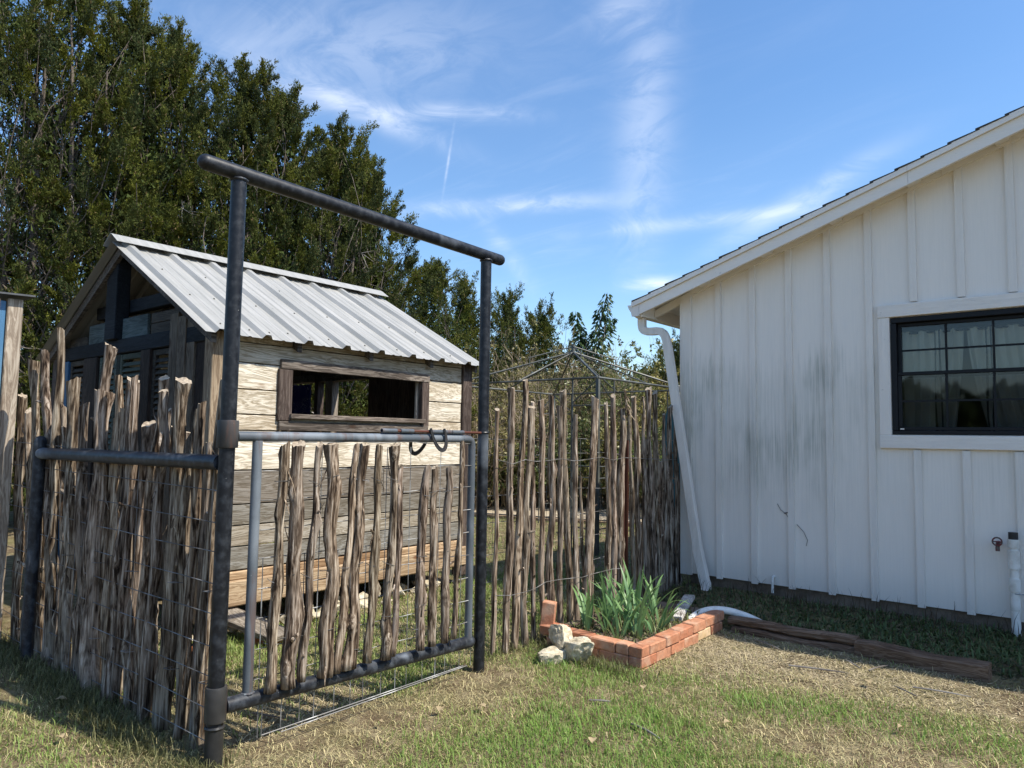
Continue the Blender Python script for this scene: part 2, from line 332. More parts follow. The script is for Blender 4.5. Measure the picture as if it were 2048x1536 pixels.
def link(o, parent=None, label=None, cat=None, group=None, kind=None, color=None):
    COL.objects.link(o)
    if parent is not None:
        o.parent = parent
    if label: o['label'] = label
    if cat: o['category'] = cat
    if group: o['group'] = group
    if kind: o['kind'] = kind
    if color: o.color = (*color, 1)
    return o
def wloc(o):
    p = Vector((0, 0, 0))
    while o is not None: p = p + o.location; o = o.parent
    return p
def empty(name, loc, label, cat, group=None):
    e = bpy.data.objects.new(name, None); e.location = loc; e.empty_display_size = .1
    return link(e, None, label, cat, group)
class MB:
    def __init__(s): s.v = []; s.f = []
    def add(s, vs, fs):
        b = len(s.v); s.v += [tuple(p) for p in vs]; s.f += [tuple(b+i for i in f) for f in fs]; return s
    def box(s, x0, x1, y0, y1, z0, z1, bev=0.0, rot=None):
        if x0 > x1: x0, x1 = x1, x0
        if y0 > y1: y0, y1 = y1, y0
        if z0 > z1: z0, z1 = z1, z0
        if bev <= 0:
            vs = [(x, y, z) for z in (z0, z1) for y in (y0, y1) for x in (x0, x1)]
            fs = [(0, 2, 3, 1), (4, 5, 7, 6), (0, 1, 5, 4), (2, 6, 7, 3), (0, 4, 6, 2), (1, 3, 7, 5)]
        else:
            b = min(bev, .45*min(x1-x0, y1-y0, z1-z0)); vs = []; idx = {}
            for k, z in enumerate((z0, z1)):
                for j, y in enumerate((y0, y1)):
                    for i, x in enumerate((x0, x1)):
                        dx = b*(1-2*i); dy = b*(1-2*j); dz = b*(1-2*k)
                        for a, p in enumerate(((x, y+dy, z+dz), (x+dx, y, z+dz), (x+dx, y+dy, z))):
                            idx[(i, j, k, a)] = len(vs); vs.append(p)
            I = lambda i, j, k, a: idx[(i, j, k, a)]
            fs = []
            for i in (0, 1):
                q = [I(i, 0, 0, 0), I(i, 1, 0, 0), I(i, 1, 1, 0), I(i, 0, 1, 0)]; fs.append(q if i else q[::-1])
                q = [I(0, i, 0, 1), I(0, i, 1, 1), I(1, i, 1, 1), I(1, i, 0, 1)]; fs.append(q if i else q[::-1])
                q = [I(0, 0, i, 2), I(1, 0, i, 2), I(1, 1, i, 2), I(0, 1, i, 2)]; fs.append(q if i else q[::-1])
            for a in (0, 1):
                for b_ in (0, 1):
                    fs.append([I(a, b_, 0, 0), I(a, b_, 1, 0), I(a, b_, 1, 1), I(a, b_, 0, 1)])
                    fs.append([I(a, 0, b_, 0), I(a, 1, b_, 0), I(a, 1, b_, 2), I(a, 0, b_, 2)])
                    fs.append([I(0, a, b_, 1), I(1, a, b_, 1), I(1, a, b_, 2), I(0, a, b_, 2)])
                    for c in (0, 1): fs.append([I(a, b_, c, 0), I(a, b_, c, 1), I(a, b_, c, 2)])
        if rot is not None:
            c = Vector(((x0+x1)/2, (y0+y1)/2, (z0+z1)/2)); vs = [c + rot @ (Vector(p)-c) for p in vs]
        return s.add(vs, fs)
    def prism(s, poly, axis, a0, a1):
        """poly in the other two axes (x,z)|(y,z)|(x,y), extruded along axis"""
        n = len(poly)
        mk = {'y': lambda p, a: (p[0], a, p[1]), 'x': lambda p, a: (a, p[0], p[1]), 'z': lambda p, a: (p[0], p[1], a)}[axis]
        vs = [mk(p, a0) for p in poly] + [mk(p, a1) for p in poly]
        fs = [tuple(range(n)), tuple(range(2*n-1, n-1, -1))] + [(i, i+n, (i+1) % n+n, (i+1) % n) for i in range(n)]
        return s.add(vs, fs)
    def tube(s, path, r, sides=8, cap=True, dome=False):
        P = [Vector(p) for p in path]; k = len(P); rs = [float(q) for q in r] if isinstance(r, (list, tuple, np.ndarray)) else [float(r)]*k
        base = len(s.v); prev = None
        for i, p in enumerate(P):
            t = (P[min(i+1, k-1)]-P[max(i-1, 0)]).normalized()
            if prev is None:
                a = t.cross(Vector((0, 0, 1)) if abs(t.z) < .9 else Vector((1, 0, 0))).normalized()
            else: a = (prev - t*prev.dot(t)).normalized()
            prev = a; b = t.cross(a)
            for j in range(sides):
                q = 2*math.pi*j/sides; s.v.append(tuple(p + rs[i]*(math.cos(q)*a + math.sin(q)*b)))
        for i in range(k-1):
            for j in range(sides):
                s.f.append((base+i*sides+j, base+i*sides+(j+1) % sides, base+(i+1)*sides+(j+1) % sides, base+(i+1)*sides+j))
        if cap:
            s.f.append(tuple(base+j for j in range(sides))[::-1]); s.f.append(tuple(base+(k-1)*sides+j for j in range(sides)))
        return s
    def build(s, name, mat, parent=None, label=None, cat=None, group=None, kind=None, smooth=False, color=None, base=False, ang=None):
        V = np.array(s.v, float); c = (V.min(0)+V.max(0))/2
        if base or parent is None: c[2] = V[:, 2].min()
        me = bpy.data.meshes.new(name); me.from_pydata((V-c).tolist(), [], s.f); me.materials.append(MAT[mat] if isinstance(mat, str) else mat)
        import bmesh
        bm = bmesh.new(); bm.from_mesh(me); bmesh.ops.recalc_face_normals(bm, faces=bm.faces); bm.to_mesh(me); bm.free()
        if smooth:
            me.polygons.foreach_set('use_smooth', [True]*len(me.polygons))
            me.set_sharp_from_angle(angle=rad(ang or 50))
        o = bpy.data.objects.new(name, me); off = wloc(parent) if parent is not None else Vector((0, 0, 0))
        o.location = Vector(c) - off
        return link(o, parent, label, cat, group, kind, color)
def np_mesh(name, V, Fc, mat, col=None, parent=None, **k):
    """V (n,3), Fc list of (m,k) int arrays"""
    V = np.asarray(V, np.float32); c = np.array([0, 0, 0], np.float32) if parent is None else np.array(wloc(parent), np.float32)
    me = bpy.data.meshes.new(name); Fs = Fc if isinstance(Fc, list) else [Fc]
    me.vertices.add(len(V)); me.vertices.foreach_set('co', (V-c).ravel())
    tot = np.concatenate([np.full(len(f), f.shape[1], np.int32) for f in Fs]); loops = np.concatenate([f.ravel() for f in Fs]).astype(np.int32)
    me.loops.add(len(loops)); me.loops.foreach_set('vertex_index', loops)
    me.polygons.add(len(tot)); st = np.concatenate([[0], np.cumsum(tot)[:-1]]).astype(np.int32); me.polygons.foreach_set('loop_start', st)
    if col is not None:
        a = me.color_attributes.new('col', 'FLOAT_COLOR', 'POINT'); cc = np.ones((len(V), 4), np.float32); cc[:, :3] = col; a.data.foreach_set('color', cc.ravel())
    me.update(calc_edges=True); me.materials.append(MAT[mat])
    o = bpy.data.objects.new(name, me)
    return link(o, parent, **k)
def bez(p, n=12):
    P = [Vector(q) for q in p]; out = []
    for i in range(n+1):
        t = i/n; Q = P[:]
        while len(Q) > 1: Q = [Q[j].lerp(Q[j+1], t) for j in range(len(Q)-1)]
        out.append(Q[0])
    return out
rnd = random.uniform

# ------------------------------------------------------------------ ground
PLX0, PLX1, PLY0, PLY1 = -3.27, -2.43, 4.33, 5.50
def gh(x, y):
    x = np.asarray(x, float); y = np.asarray(y, float)
    h = .05*sst(-3.7, -4.6, x)*sst(3.2, 2.0, y)*sst(0, 1.2, y)
    bed = sst(5.62, 5.85, y + .06*(x+.67))*sst(-3.5, -3.2, x)
    h = h + .075*bed + .05*sst(5.9, 6.6, y)*bed
    h = h + .02*sst(4.3, 5.6, y)*(1-bed)
    h = h - .02*np.exp(-(((x+3.25)/.3)**2 + ((y-2.4)/.7)**2))
    near = np.exp(-((x+2)**2 + (y-4)**2)/90.)
    return h + near*(.022*(fbm(x, y, 1.6, 1)-.5) + .014*(fbm(x, y, 6, 2)-.5))
ax_ = np.concatenate([-np.geomspace(400, 13, 26), np.arange(-12, -6.5, .25), np.arange(-6.5, 1.5, .05), np.arange(1.5, 9, .3), np.geomspace(9.5, 400, 26)])
ay_ = np.concatenate([-np.geomspace(400, 2.2, 24), np.arange(-2, .3, .2), np.arange(.3, 7, .05), np.arange(7, 18, .3), np.geomspace(18.4, 400, 26)])
GX, GY = np.meshgrid(ax_, ay_); nx = len(ax_); ny = len(ay_)
GV = np.stack([GX.ravel(), GY.ravel(), gh(GX, GY).ravel()], 1)
ii = (np.arange(ny-1)[:, None]*nx + np.arange(nx-1)[None, :]).ravel()
GF = np.stack([ii, ii+1, ii+nx+1, ii+nx], 1)
n = NT('ground_soil'); w1 = n.noise(n.coord('World'), 1.1, 5, .6); w2 = n.noise(n.coord('World'), 7, 6, .65); w3 = n.noise(n.coord('World'), 60, 4, .7)
c = n.ramp(w2, [(.32, (.09, .06, .036)), (.48, (.21, .155, .092)), (.66, (.36, .295, .18))])
c = n.mix(n.rng(w1, .42, .62, 0, .5), c, (.20, .20, .07)); c = n.mix(n.rng(w3, .5, .75, 0, .5), c, (.46, .39, .26))
n.bump(n.math('ADD', w2, n.math('MULTIPLY', w3, .9)), 1., .035); MAT['ground'] = n.set(c, .97, 0, .1)
go = np_mesh('ground', GV, GF, 'ground', kind='structure'); go.data.polygons.foreach_set('use_smooth', [True]*len(go.data.polygons))

# ------------------------------------------------------------------ house
WY = 6.6; HX0, HX1 = -3.28, 5.6; ZB = .225; SL = .332
RX = 1.15                                      # ridge line
def roofz(x, dz=0): return (2.918 + SL*(x+3.698) if x <= RX else 2.918 + SL*(2*RX+3.698-x)) + dz
house = empty('house', (-3.28, WY, 0), 'white board-and-batten house with black window and sloping roof edge', 'house')
WT = lambda x: roofz(x, -.09)                  # underside of the roof deck
wx0, wx1, wz0, wz1 = -1.405, -.30, 1.58, 2.545   # window opening
bat = [-2.907 + .3365*i for i in range(26)]; bat = [b for b in bat if b < HX1-.1]
edges = [HX0+.02] + bat + [HX1]
def bayparts(x0, x1):
    """wall bay x0..x1 as polygons, the window opening left out"""
    out = []
    cuts = [x0] + [c for c in (wx0, wx1) if x0 < c < x1] + [x1]
    for a, b in zip(cuts[:-1], cuts[1:]):
        tops = [(b, WT(b)), (a, WT(a))]
        if a < RX < b: tops = [(b, WT(b)), (RX, WT(RX)), (a, WT(a))]
        if a >= wx0-1e-6 and b <= wx1+1e-6:
            out.append([(a, ZB), (b, ZB), (b, wz0), (a, wz0)]); out.append([(a, wz1), (b, wz1)] + tops)
        else: out.append([(a, ZB), (b, ZB)] + tops)
    return out
for a, b in zip(edges[:-1], edges[1:]):
    for p in bayparts(a+.0008, b-.0008): MB().prism(p, 'y', WY, WY+.10).build('siding_panel', 'siding', house)
for b in bat:
    w = .0275
    if wx0-.12 < b < wx1+.12:
        segs = [(ZB-.012, wz0-.124), (wz1+.122, None)]
    else: segs = [(ZB-.012, None)]
    for z0, z1 in segs:
        t = [(b+w, z1), (b-w, z1)] if z1 else [(b+w, WT(b+w)-.055), (b-w, WT(b-w)-.055)]
        MB().prism([(b-w, z0), (b+w, z0)] + t, 'y', WY-.024, WY-.001).build('batten', 'batten', house)
MB().prism([(HX0-.002, ZB-.012), (HX0+.093, ZB-.012), (HX0+.093, WT(HX0+.09)-.02), (HX0-.002, WT(HX0)-.02)], 'y', WY-.027, WY-.001).build('corner_board', 'batten', house)
MB().box(HX0-.024, HX0-.003, WY-.026, WY+.09, ZB-.012, WT(HX0)-.03).build('corner_board', 'batten', house)
MB().box(HX0, HX0+.1, WY+.101, 13.2, ZB, WT(HX0)-.03).build('side_wall', 'siding', house)
MB().box(HX1-.1, HX1, WY+.101, 13.2, ZB, WT(HX1)-.03).build('side_wall', 'siding', house)
MB().prism([(HX0+.1, ZB), (HX1-.1, ZB), (HX1-.1, WT(HX1)), (RX, WT(RX)), (HX0+.1, WT(HX0))], 'y', 13.1, 13.2).build('back_wall', 'siding', house)
MB().box(HX0+.05, HX1-.05, WY+.04, 13.15, -.3, ZB-.004).build('foundation', 'foundation', house)
MB().box(-2.6, 1.6, 9.6, 9.7, .3, 3.0).build('room_wall', 'plaster', house)
MB().box(-2.62, -2.56, WY+.11, 9.6, .3, 3.0).build('room_wall', 'plaster', house)
MB().box(1.6, 1.66, WY+.11, 9.6, .3, 3.0).build('room_wall', 'plaster', house)
MB().box(-2.55, 1.59, WY+.11, 9.59, 2.86, 2.9).build('room_ceiling', 'plaster', house)
MB().box(-2.55, 1.59, WY+.11, 9.59, .3, .36).build('room_floor', 'plaster', house)
# roof
RY0, RY1 = 6.35, 13.4; EX = -3.698
mb = MB(); mb.prism([(EX+.06, roofz(EX+.06, -.085)), (RX, roofz(RX, -.085)), (2*RX-EX-.06, roofz(EX+.06, -.085)), (2*RX-EX-.06, roofz(EX+.06, -.03)), (RX, roofz(RX, -.03)), (EX+.06, roofz(EX+.06, -.03))], 'y', RY0+.03, RY1)
mb.build('roof_deck', 'soffit', house)
nco = 26
for i in range(nco):
    xa = EX - .015 + i*(RX-EX)/nco; xb = xa + (RX-EX)/nco*1.15
    y0 = RY0-.026+.003*math.sin(i*2.3)
    MB().prism([(xa, roofz(xa, -.019)), (xb, roofz(xb, -.027)), (xb, roofz(xb, -.020)), (xa, roofz(xa, -.004))], 'y', y0, RY1).build('shingle', 'shingle', house)
mb = MB(); mb.prism([(RX, roofz(RX, -.026)), (2*RX-EX, roofz(EX, -.026)), (2*RX-EX, roofz(EX, .0)), (RX, roofz(RX, .0))], 'y', RY0-.03, RY1); mb.build('roof_slope', 'shingle', house)
for (d0, d1, yo, nm) in ((-.068, -.020, -.022, 'rake_trim'), (-.172, -.070, 0.0, 'rake_board')):
    for xa, xb in ((EX, -1.2), (-1.198, RX)):
        if nm == 'rake_trim' and xa == EX: xa = EX-.02
        if nm == 'rake_board' and xa == EX: xa = EX+.055
        MB().prism([(xa, roofz(xa, d0)), (xb, roofz(xb, d0)), (xb, roofz(xb, d1)), (xa, roofz(xa, d1))], 'y', RY0+yo-.001, RY0+.028).build(nm, 'fascia', house)
    MB().prism([(RX+.001, roofz(RX, d0)), (2*RX-EX, roofz(EX, d0)), (2*RX-EX, roofz(EX, d1)), (RX+.001, roofz(RX, d1))], 'y', RY0+yo-.001, RY0+.028).build(nm, 'fascia', house)
for xa, xb in ((HX0+.095, -1.0), (-.998, RX)):
    MB().prism([(xa, WT(xa)-.058), (xb, WT(xb)-.058), (xb, WT(xb)-.002), (xa, WT(xa)-.002)], 'y', WY-.031, WY-.0005).build('frieze_board', 'fascia', house)
for x in (-3.02, -2.41, -1.80, -1.19, -.58, .03):
    MB().prism([(x-.045, roofz(x-.045, -.125)), (x+.045, roofz(x+.045, -.125)), (x+.045, roofz(x+.045, -.088)), (x-.045, roofz(x-.045, -.088))], 'y', RY0+.03, WY-.033).build('lookout', 'soffit', house)
# eave side: sub fascia, rafter tails, gutter, downspout
MB().box(EX+.062, EX+.087, RY0+.03, RY1, 2.745, 2.858).build('eave_fascia', 'soffit', house)
for y in (6.62, 7.22, 7.82, 8.42, 9.0, 9.6, 10.2):
    MB().prism([(EX+.09, 2.76), (HX0-.026, 2.88), (HX0-.026, 2.96), (EX+.09, 2.84)], 'y', y, y+.04).build('rafter_tail', 'soffit', house)
gx = EX+.058
prof = [(gx, 2.862), (gx, 2.752), (gx-.075, 2.752), (gx-.083, 2.79), (gx-.108, 2.825), (gx-.125, 2.862), (gx-.118, 2.868), (gx-.104, 2.83), (gx-.078, 2.80), (gx-.07, 2.757), (gx-.004, 2.757), (gx-.004, 2.862)]
gut = MB().prism(prof, 'y', RY0-.005, RY1).build('gutter', 'alu', house)
MB().prism([(gx+.001, 2.866), (gx+.001, 2.748), (gx-.077, 2.748), (gx-.087, 2.79), (gx-.112, 2.825), (gx-.129, 2.866)], 'y', RY0-.009, RY0-.0055).build('end_cap', 'alu', gut)
MB().box(gx-.07, gx-.005, RY0+.05, RY0+.16, 2.742, 2.7515).build('outlet', 'alu', gut)
def rect_duct(path, w, d, nrm, ribs, crimp=()):
    """corrugated rectangular duct swept along path, flat side facing nrm"""
    mb = MB(); P = [Vector(p) for p in path]; k = len(P); N = Vector(nrm)
    prof = []
    m = 13
    for i in range(m): prof.append((-w/2 + w*i/(m-1), d/2 + (ribs if i % 2 else 0)))
    for i in range(5): prof.append((w/2 + (ribs if i % 2 else 0), d/2 - d*(i+1)/6))
    for i in range(m): prof.append((w/2 - w*i/(m-1), -d/2 - (ribs if i % 2 else 0)))
    for i in range(5): prof.append((-w/2 - (ribs if i % 2 else 0), -d/2 + d*(i+1)/6))
    L = len(prof); base = len(mb.v)
    for i, p in enumerate(P):
        t = (P[min(i+1, k-1)]-P[max(i-1, 0)]).normalized(); s_ = t.cross(N).normalized(); f_ = s_.cross(t).normalized()
        sc_ = .965 if i in crimp else 1.0
        for a, b in prof: mb.v.append(tuple(p + sc_*(a*s_ + b*f_)))
    for i in range(k-1):
        for j in range(L): mb.f.append((i*L+j, i*L+(j+1) % L, (i+1)*L+(j+1) % L, (i+1)*L+j))
    mb.f.append(tuple(range(L))); mb.f.append(tuple((k-1)*L+j for j in range(L))); return mb
YD = 6.48
dsx = gx-.038
path = [(dsx, YD, 2.75), (dsx, YD, 2.705)] + bez([(dsx, YD, 2.68), (dsx+.005, YD, 2.60), (dsx+.05, YD, 2.605), (dsx+.13, YD, 2.60)], 9) + bez([(dsx+.17, YD, 2.60), (dsx+.25, YD, 2.595), (dsx+.27, YD, 2.55), (dsx+.29, YD, 2.43)], 9)
down = rect_duct(path, .075, .055, (0, -1, 0), .0022, crimp=(3, 5, 7, 9, 13, 15, 17, 19)).build('downspout_elbow', 'alu', house, smooth=True, ang=35)
rect_duct([(dsx+.288, YD, 2.44), (-3.07, YD, .44)], .079, .058, (0, -1, 0), .003).build('downspout', 'alu', house, smooth=True, ang=35)
rect_duct([(-3.075, YD, .47), (-3.01, YD, .20)] + bez([(-2.995, YD-.005, .165), (-2.985, YD-.01, .12), (-2.98, YD-.05, .09)], 6), .083, .062, (0, -1, 0), .003, crimp=(3, 5)).build('downspout_shoe', 'alu', house, smooth=True, ang=35)
# window
win = empty('window', (0, 0, 0), None, None); win.parent = house; win.location = (2.43, 0, 1.58)
TW = .092
MB().box(wx0-TW, wx1+TW, WY-.034, WY-.001, wz1+.006, wz1+TW+.02, .004).build('trim', 'trim_x', win)
MB().box(wx0-TW, wx1+TW, WY-.034, WY-.001, wz0-TW-.022, wz0-.006, .004).build('trim', 'trim_x', win)
MB().box(wx0-TW, wx0-.003, WY-.028, WY-.001, wz0-.0055, wz1+.0055, .004).build('trim', 'trim_z', win)
MB().box(wx1+.003, wx1+TW, WY-.028, WY-.001, wz0-.0055, wz1+.0055, .004).build('trim', 'trim_z', win)
fw = .045
fr = MB(); fr.box(wx0+.002, wx1-.002, WY-.018, WY+.07, wz1-fw, wz1-.001, .004).box(wx0+.002, wx1-.002, WY-.018, WY+.07, wz0+.001, wz0+.032, .004)
fr.box(wx0+.002, wx0+fw, WY-.016, WY+.068, wz0+.033, wz1-fw-.001, .004).box(wx1-fw, wx1-.002, WY-.016, WY+.068, wz0+.033, wz1-fw-.001, .004); fr.build('frame', 'vinyl', win)
zm0, zm1 = 2.045, 2.098
def sash(z0, z1, y0, nm, gm, mull):
    x0, x1 = wx0+fw+.001, wx1-fw-.001; b = .028
    s_ = MB(); s_.box(x0, x1, y0, y0+.03, z1-b, z1, .003).box(x0, x1, y0, y0+.03, z0, z0+b, .003).box(x0, x0+b, y0+.0005, y0+.0295, z0+b+.0005, z1-b-.0005, .003).box(x1-b, x1, y0+.0005, y0+.0295, z0+b+.0005, z1-b-.0005, .003)
    s_.build(nm, 'vinyl', win)
    xs = [x0+b + (x1-x0-2*b)*i/3 for i in (1, 2)]; zmid = (z0+z1)/2
    for x in xs: MB().box(x-.008, x+.008, y0+.008, y0+.012, z0+b, z1-b).build('muntin', 'vinyl', win)
    MB().box(x0+b, x1-b, y0+.0125, y0+.0165, zmid-.008, zmid+.008).build('muntin', 'vinyl', win)
    MB().box(x0+b+.0005, x1-b-.0005, y0+.018, y0+.021, z0+b+.0005, z1-b-.0005).build('pane', gm, win)
sash(zm0+.001, wz1-fw-.002, WY+.03, 'upper_sash', 'glass', True)
sash(wz0+.034, zm1-.006, WY-.004, 'lower_sash', 'glass_screen', True)
MB().box(wx0+.06, wx0+.09, WY-.019, WY-.0185, wz0+.04, wz0+.05).build('latch', 'alu', win)
def curtain(x0, x1, zt, zb, lean, ph):
    V = []; Fq = []; nxp, nz = 60, 18
    for k in range(nz+1):
        z = zb + (zt-zb)*k/nz; t = 1-k/nz
        for i in range(nxp+1):
            u = i/nxp; x = x0 + (x1-x0)*u
            x = x - lean*(t**1.5)*(u if lean > 0 else 1-u)
            y = WY+.17 + .032*math.sin(u*34+ph+.9*math.sin(u*7)) + .007*math.sin(u*90+k*.4)
            V.append((x, y, z + .006*math.sin(u*80)))
    for k in range(nz):
        for i in range(nxp): a = k*(nxp+1)+i; Fq.append((a, a+1, a+nxp+2, a+nxp+1))
    mb = MB(); mb.v = V; mb.f = Fq; return mb.build('curtain', 'curtain', win, smooth=True)
curtain(-1.50, -.905, 2.44, 1.50, .09, .3); curtain(-.89, -.20, 2.44, 1.50, -.16, 1.7)
MB().tube([(-1.6, WY+.17, 2.43), (-.1, WY+.17, 2.43)], .008, 6).build('curtain_rod', 'vinyl', win)
# spigot and small pipe stub
sp = MB(); sp.tube([(-.70, WY-.001, .775), (-.70, WY-.07, .775)], .013, 8).tube([(-.70, WY-.06, .775), (-.70, WY-.085, .745), (-.70, WY-.085, .72)], .014, 8)
spo = sp.build('spigot', 'valve', house, smooth=True)
hw = MB(); hw.tube([(-.70+.03*math.cos(a), WY-.10, .79+.03*math.sin(a)) for a in np.linspace(0, 2*math.pi, 13)], .006, 5, cap=False).tube([(-.73, WY-.10, .79), (-.67, WY-.10, .79)], .004, 4).tube([(-.70, WY-.075, .785), (-.70, WY-.10, .79)], .006, 5)
hw.build('handwheel', 'valve', spo, smooth=True)
MB().tube([(-2.40, WY-.003, .30), (-2.40, WY-.035, .295), (-2.40, WY-.04, .24), (-2.40, WY-.04, .16)], .012, 8).build('drain_stub', 'pvc', house, smooth=True)

# PVC stand pipe
vp = empty('stand_pipe', (-.60, 6.50, .05), 'white PVC stand pipe with black rubber cap beside the house wall', 'pipe')
px, py = -.602, 6.52
MB().tube([(px, py, .0), (px, py, .80)], .030, 16).build('pipe', 'pvc', vp, smooth=True)
for z0, z1, r in ((.755, .815, .037), (.60, .735, .038), (.44, .53, .0375), (.30, .42, .034)):
    MB().tube([(px, py, z0), (px, py, z1)], r, 16).build('coupling', 'pvc', vp, smooth=True)
MB().tube([(px, py, .805), (px, py, .865)], .031, 16).build('cap', 'rubber', vp, smooth=True)
MB().tube([(px, py-.03, .425), (px+.3, py+.0, .43)], .004, 5).build('tie_wire', 'wire', vp)

# ------------------------------------------------------------------ cedar stakes
def stake(name, pb, pt, r, seed, parent, sides=14, rings=20, tone=1.0, fork=False, splits=3):
    """a crooked cedar stake from pb to pt: furrowed, knotty, sawn or broken top"""
    rs = np.random.RandomState(seed); pb = Vector(pb); pt = Vector(pt); L = (pt-pb).length
    ax = (pt-pb)/L; a = ax.cross(Vector((0, 1, .1))).normalized(); b = ax.cross(a)
    ph = [float(q) for q in rs.rand(6)*6.28]; amp = r*(.20+.40*rs.rand())*min(1.4, L)
    furrow = 1 + .24*(rs.rand(sides)-.5) + .12*np.cos(np.arange(sides)*2*math.pi/sides*2+ph[4])
    kn = [(rs.rand(), rs.rand()*6.28, .4+.75*rs.rand()) for _ in range(rs.randint(2, 6))]; kt_ = .2+.6*rs.rand(); kd = r*1.6*(rs.rand()-.5); kd2 = r*1.6*(rs.rand()-.5)
    mb = MB(); slant = (rs.rand(2)-.5)*1.3; flare = rs.rand() < .35
    for i in range(rings+1):
        t = i/rings
        c = pb + ax*(L*t) + a*float(amp)*(math.sin(t*5.1+ph[0])-math.sin(ph[0]))*t*(1-t)*2.2 + b*amp*math.sin(t*6.3+ph[1])*t*(1-t)*2 + a*r*.22*math.sin(t*17+ph[2]) + b*r*.22*math.sin(t*15+ph[3])
        tri = (t/kt_ if t < kt_ else (1-t)/(1-kt_)); c = c + a*(kd*tri) + b*(kd2*tri)
        rr = r*(1.12-.24*t)*(1+.10*math.sin(t*13+ph[5])+.05*(rs.rand()-.5))
        if flare and t > .93: rr *= 1+1.8*(t-.93)/.07*.22
        for j in range(sides):
            q = 2*math.pi*j/sides + .5*math.sin(t*3+ph[0]); f_ = furrow[j]*(1+.13*(rs.rand()-.5))
            for kt, kq, ks in kn:
                dq = (q-kq+math.pi) % (2*math.pi)-math.pi; f_ += ks*math.exp(-((t-kt)*L/.035)**2-(dq/.6)**2)
            v = c + float(rr*f_)*(math.cos(q)*a+math.sin(q)*b)
            if i == rings: v = v + ax*float(r*(slant[0]*math.cos(q)+slant[1]*math.sin(q)+.5*(rs.rand()-.5)))
            mb.v.append(tuple(v))
    for i in range(rings):
        for j in range(sides): mb.f.append((i*sides+j, i*sides+(j+1) % sides, (i+1)*sides+(j+1) % sides, (i+1)*sides+j))
    nb = len(mb.f)
    mb.f.append(tuple(range(sides))[::-1])
    for off in (rings*sides,):
        ring = [mb.v[off+j] for j in range(sides)]; b0 = len(mb.v); mb.v += ring; cv = Vector((0, 0, 0))
        for p in ring: cv += Vector(p)
        cv = cv/sides - ax*r*.15; mb.v.append(tuple(cv))
        for j in range(sides): mb.f.append((b0+j, b0+(j+1) % sides, b0+sides))
    ncap = sides
    for _ in range(rs.randint(0, 3)):            # stubs of cut side branches
        t = .1+.8*rs.rand(); q = rs.rand()*6.28; d = math.cos(q)*a+math.sin(q)*b; c = pb+ax*(L*t); e = c+d*float(r*(1.5+.9*rs.rand()))+ax*float(r*(.5+rs.rand())); mb.tube([c, c.lerp(e, .6), e], [r*.55, r*.36, r*.26], 6)
    for _ in range(splits):                      # peeling bark strips
        t = rs.rand()*.9; q = rs.rand()*6.28; ln = .05+.10*rs.rand(); w = .003+.004*rs.rand()
        d = math.cos(q)*a+math.sin(q)*b; s_ = -math.sin(q)*a+math.cos(q)*b; c = pb+ax*(L*t)+d*r*.98
        up = 1 if rs.rand() < .5 else -1
        e = c + ax*ln*up*.9 + d*ln*(.15+.3*rs.rand())
        i0 = len(mb.v); mb.v += [tuple(c-s_*w), tuple(c+s_*w), tuple((c+e)/2+d*.006+s_*w*.8), tuple((c+e)/2+d*.006-s_*w*.8), tuple(e)]
        mb.f += [(i0, i0+1, i0+2, i0+3), (i0+3, i0+2, i0+4)]
    V = np.array(mb.v); c0 = np.array(pb)
    me = bpy.data.meshes.new(name); me.from_pydata((V-c0).tolist(), [], mb.f)
    me.materials.append(MAT['bark']); me.materials.append(MAT['cut'])
    mi = np.zeros(len(me.polygons), np.int32); mi[nb+1:nb+1+ncap] = 1; me.polygons.foreach_set('material_index', mi)
    sm = np.ones(len(me.polygons), bool); sm[nb:] = False; me.polygons.foreach_set('use_smooth', sm)
    o = bpy.data.objects.new(name, me); o.location = pb - wloc(parent); g = tone
    link(o, parent, color=(g*(1+.06*(rs.rand()-.5)), g, g*(1+.10*(rs.rand()-.5))))
    return o
LEFT = [(2.400,1.967,2.130,0.081,0.027), (2.269,2.024,1.879,0.092,0.025), (2.012,2.148,1.888,0.051,0.022), (1.765,1.815,1.716,0.018,0.027), (1.384,2.013,1.539,0.034,0.029), (1.369,1.736,1.302,0.065,0.034), (1.223,1.825,1.197,0.065,0.021), (1.040,1.795,1.096,0.076,0.030), (0.967,1.809,1.032,0.080,0.019), (1.121,1.627,0.929,0.084,0.021), (0.707,1.793,0.841,0.085,0.021), (0.622,1.719,0.718,0.093,0.023), (0.521,1.771,0.560,0.045,0.030), (0.332,1.653,0.412,0.029,0.022), (0.165,1.775,0.241,0.027,0.022), (0.138,1.769,0.136,0.043,0.012), (2.508,1.636,2.293,0.091,0.026), (1.783,1.737,1.643,0.050,0.021), (1.612,1.663,1.422,0.056,0.023), (1.984,1.643,1.805,0.038,0.021)]
GATE = [(2.051,1.457,2.008,0.269,0.024), (2.125,1.458,2.114,0.263,0.029), (2.248,1.458,2.185,0.280,0.020), (2.341,1.459,2.335,0.244,0.031), (2.492,1.459,2.406,0.265,0.018), (2.554,1.460,2.503,0.266,0.029), (2.653,1.460,2.610,0.273,0.019), (2.766,1.460,2.733,0.267,0.025), (2.809,1.326,2.787,0.272,0.017), (3.023,1.312,2.985,0.264,0.023), (3.085,1.311,3.086,0.263,0.021), (3.209,1.308,3.190,0.262,0.021), (3.321,1.463,3.267,0.273,0.015)]
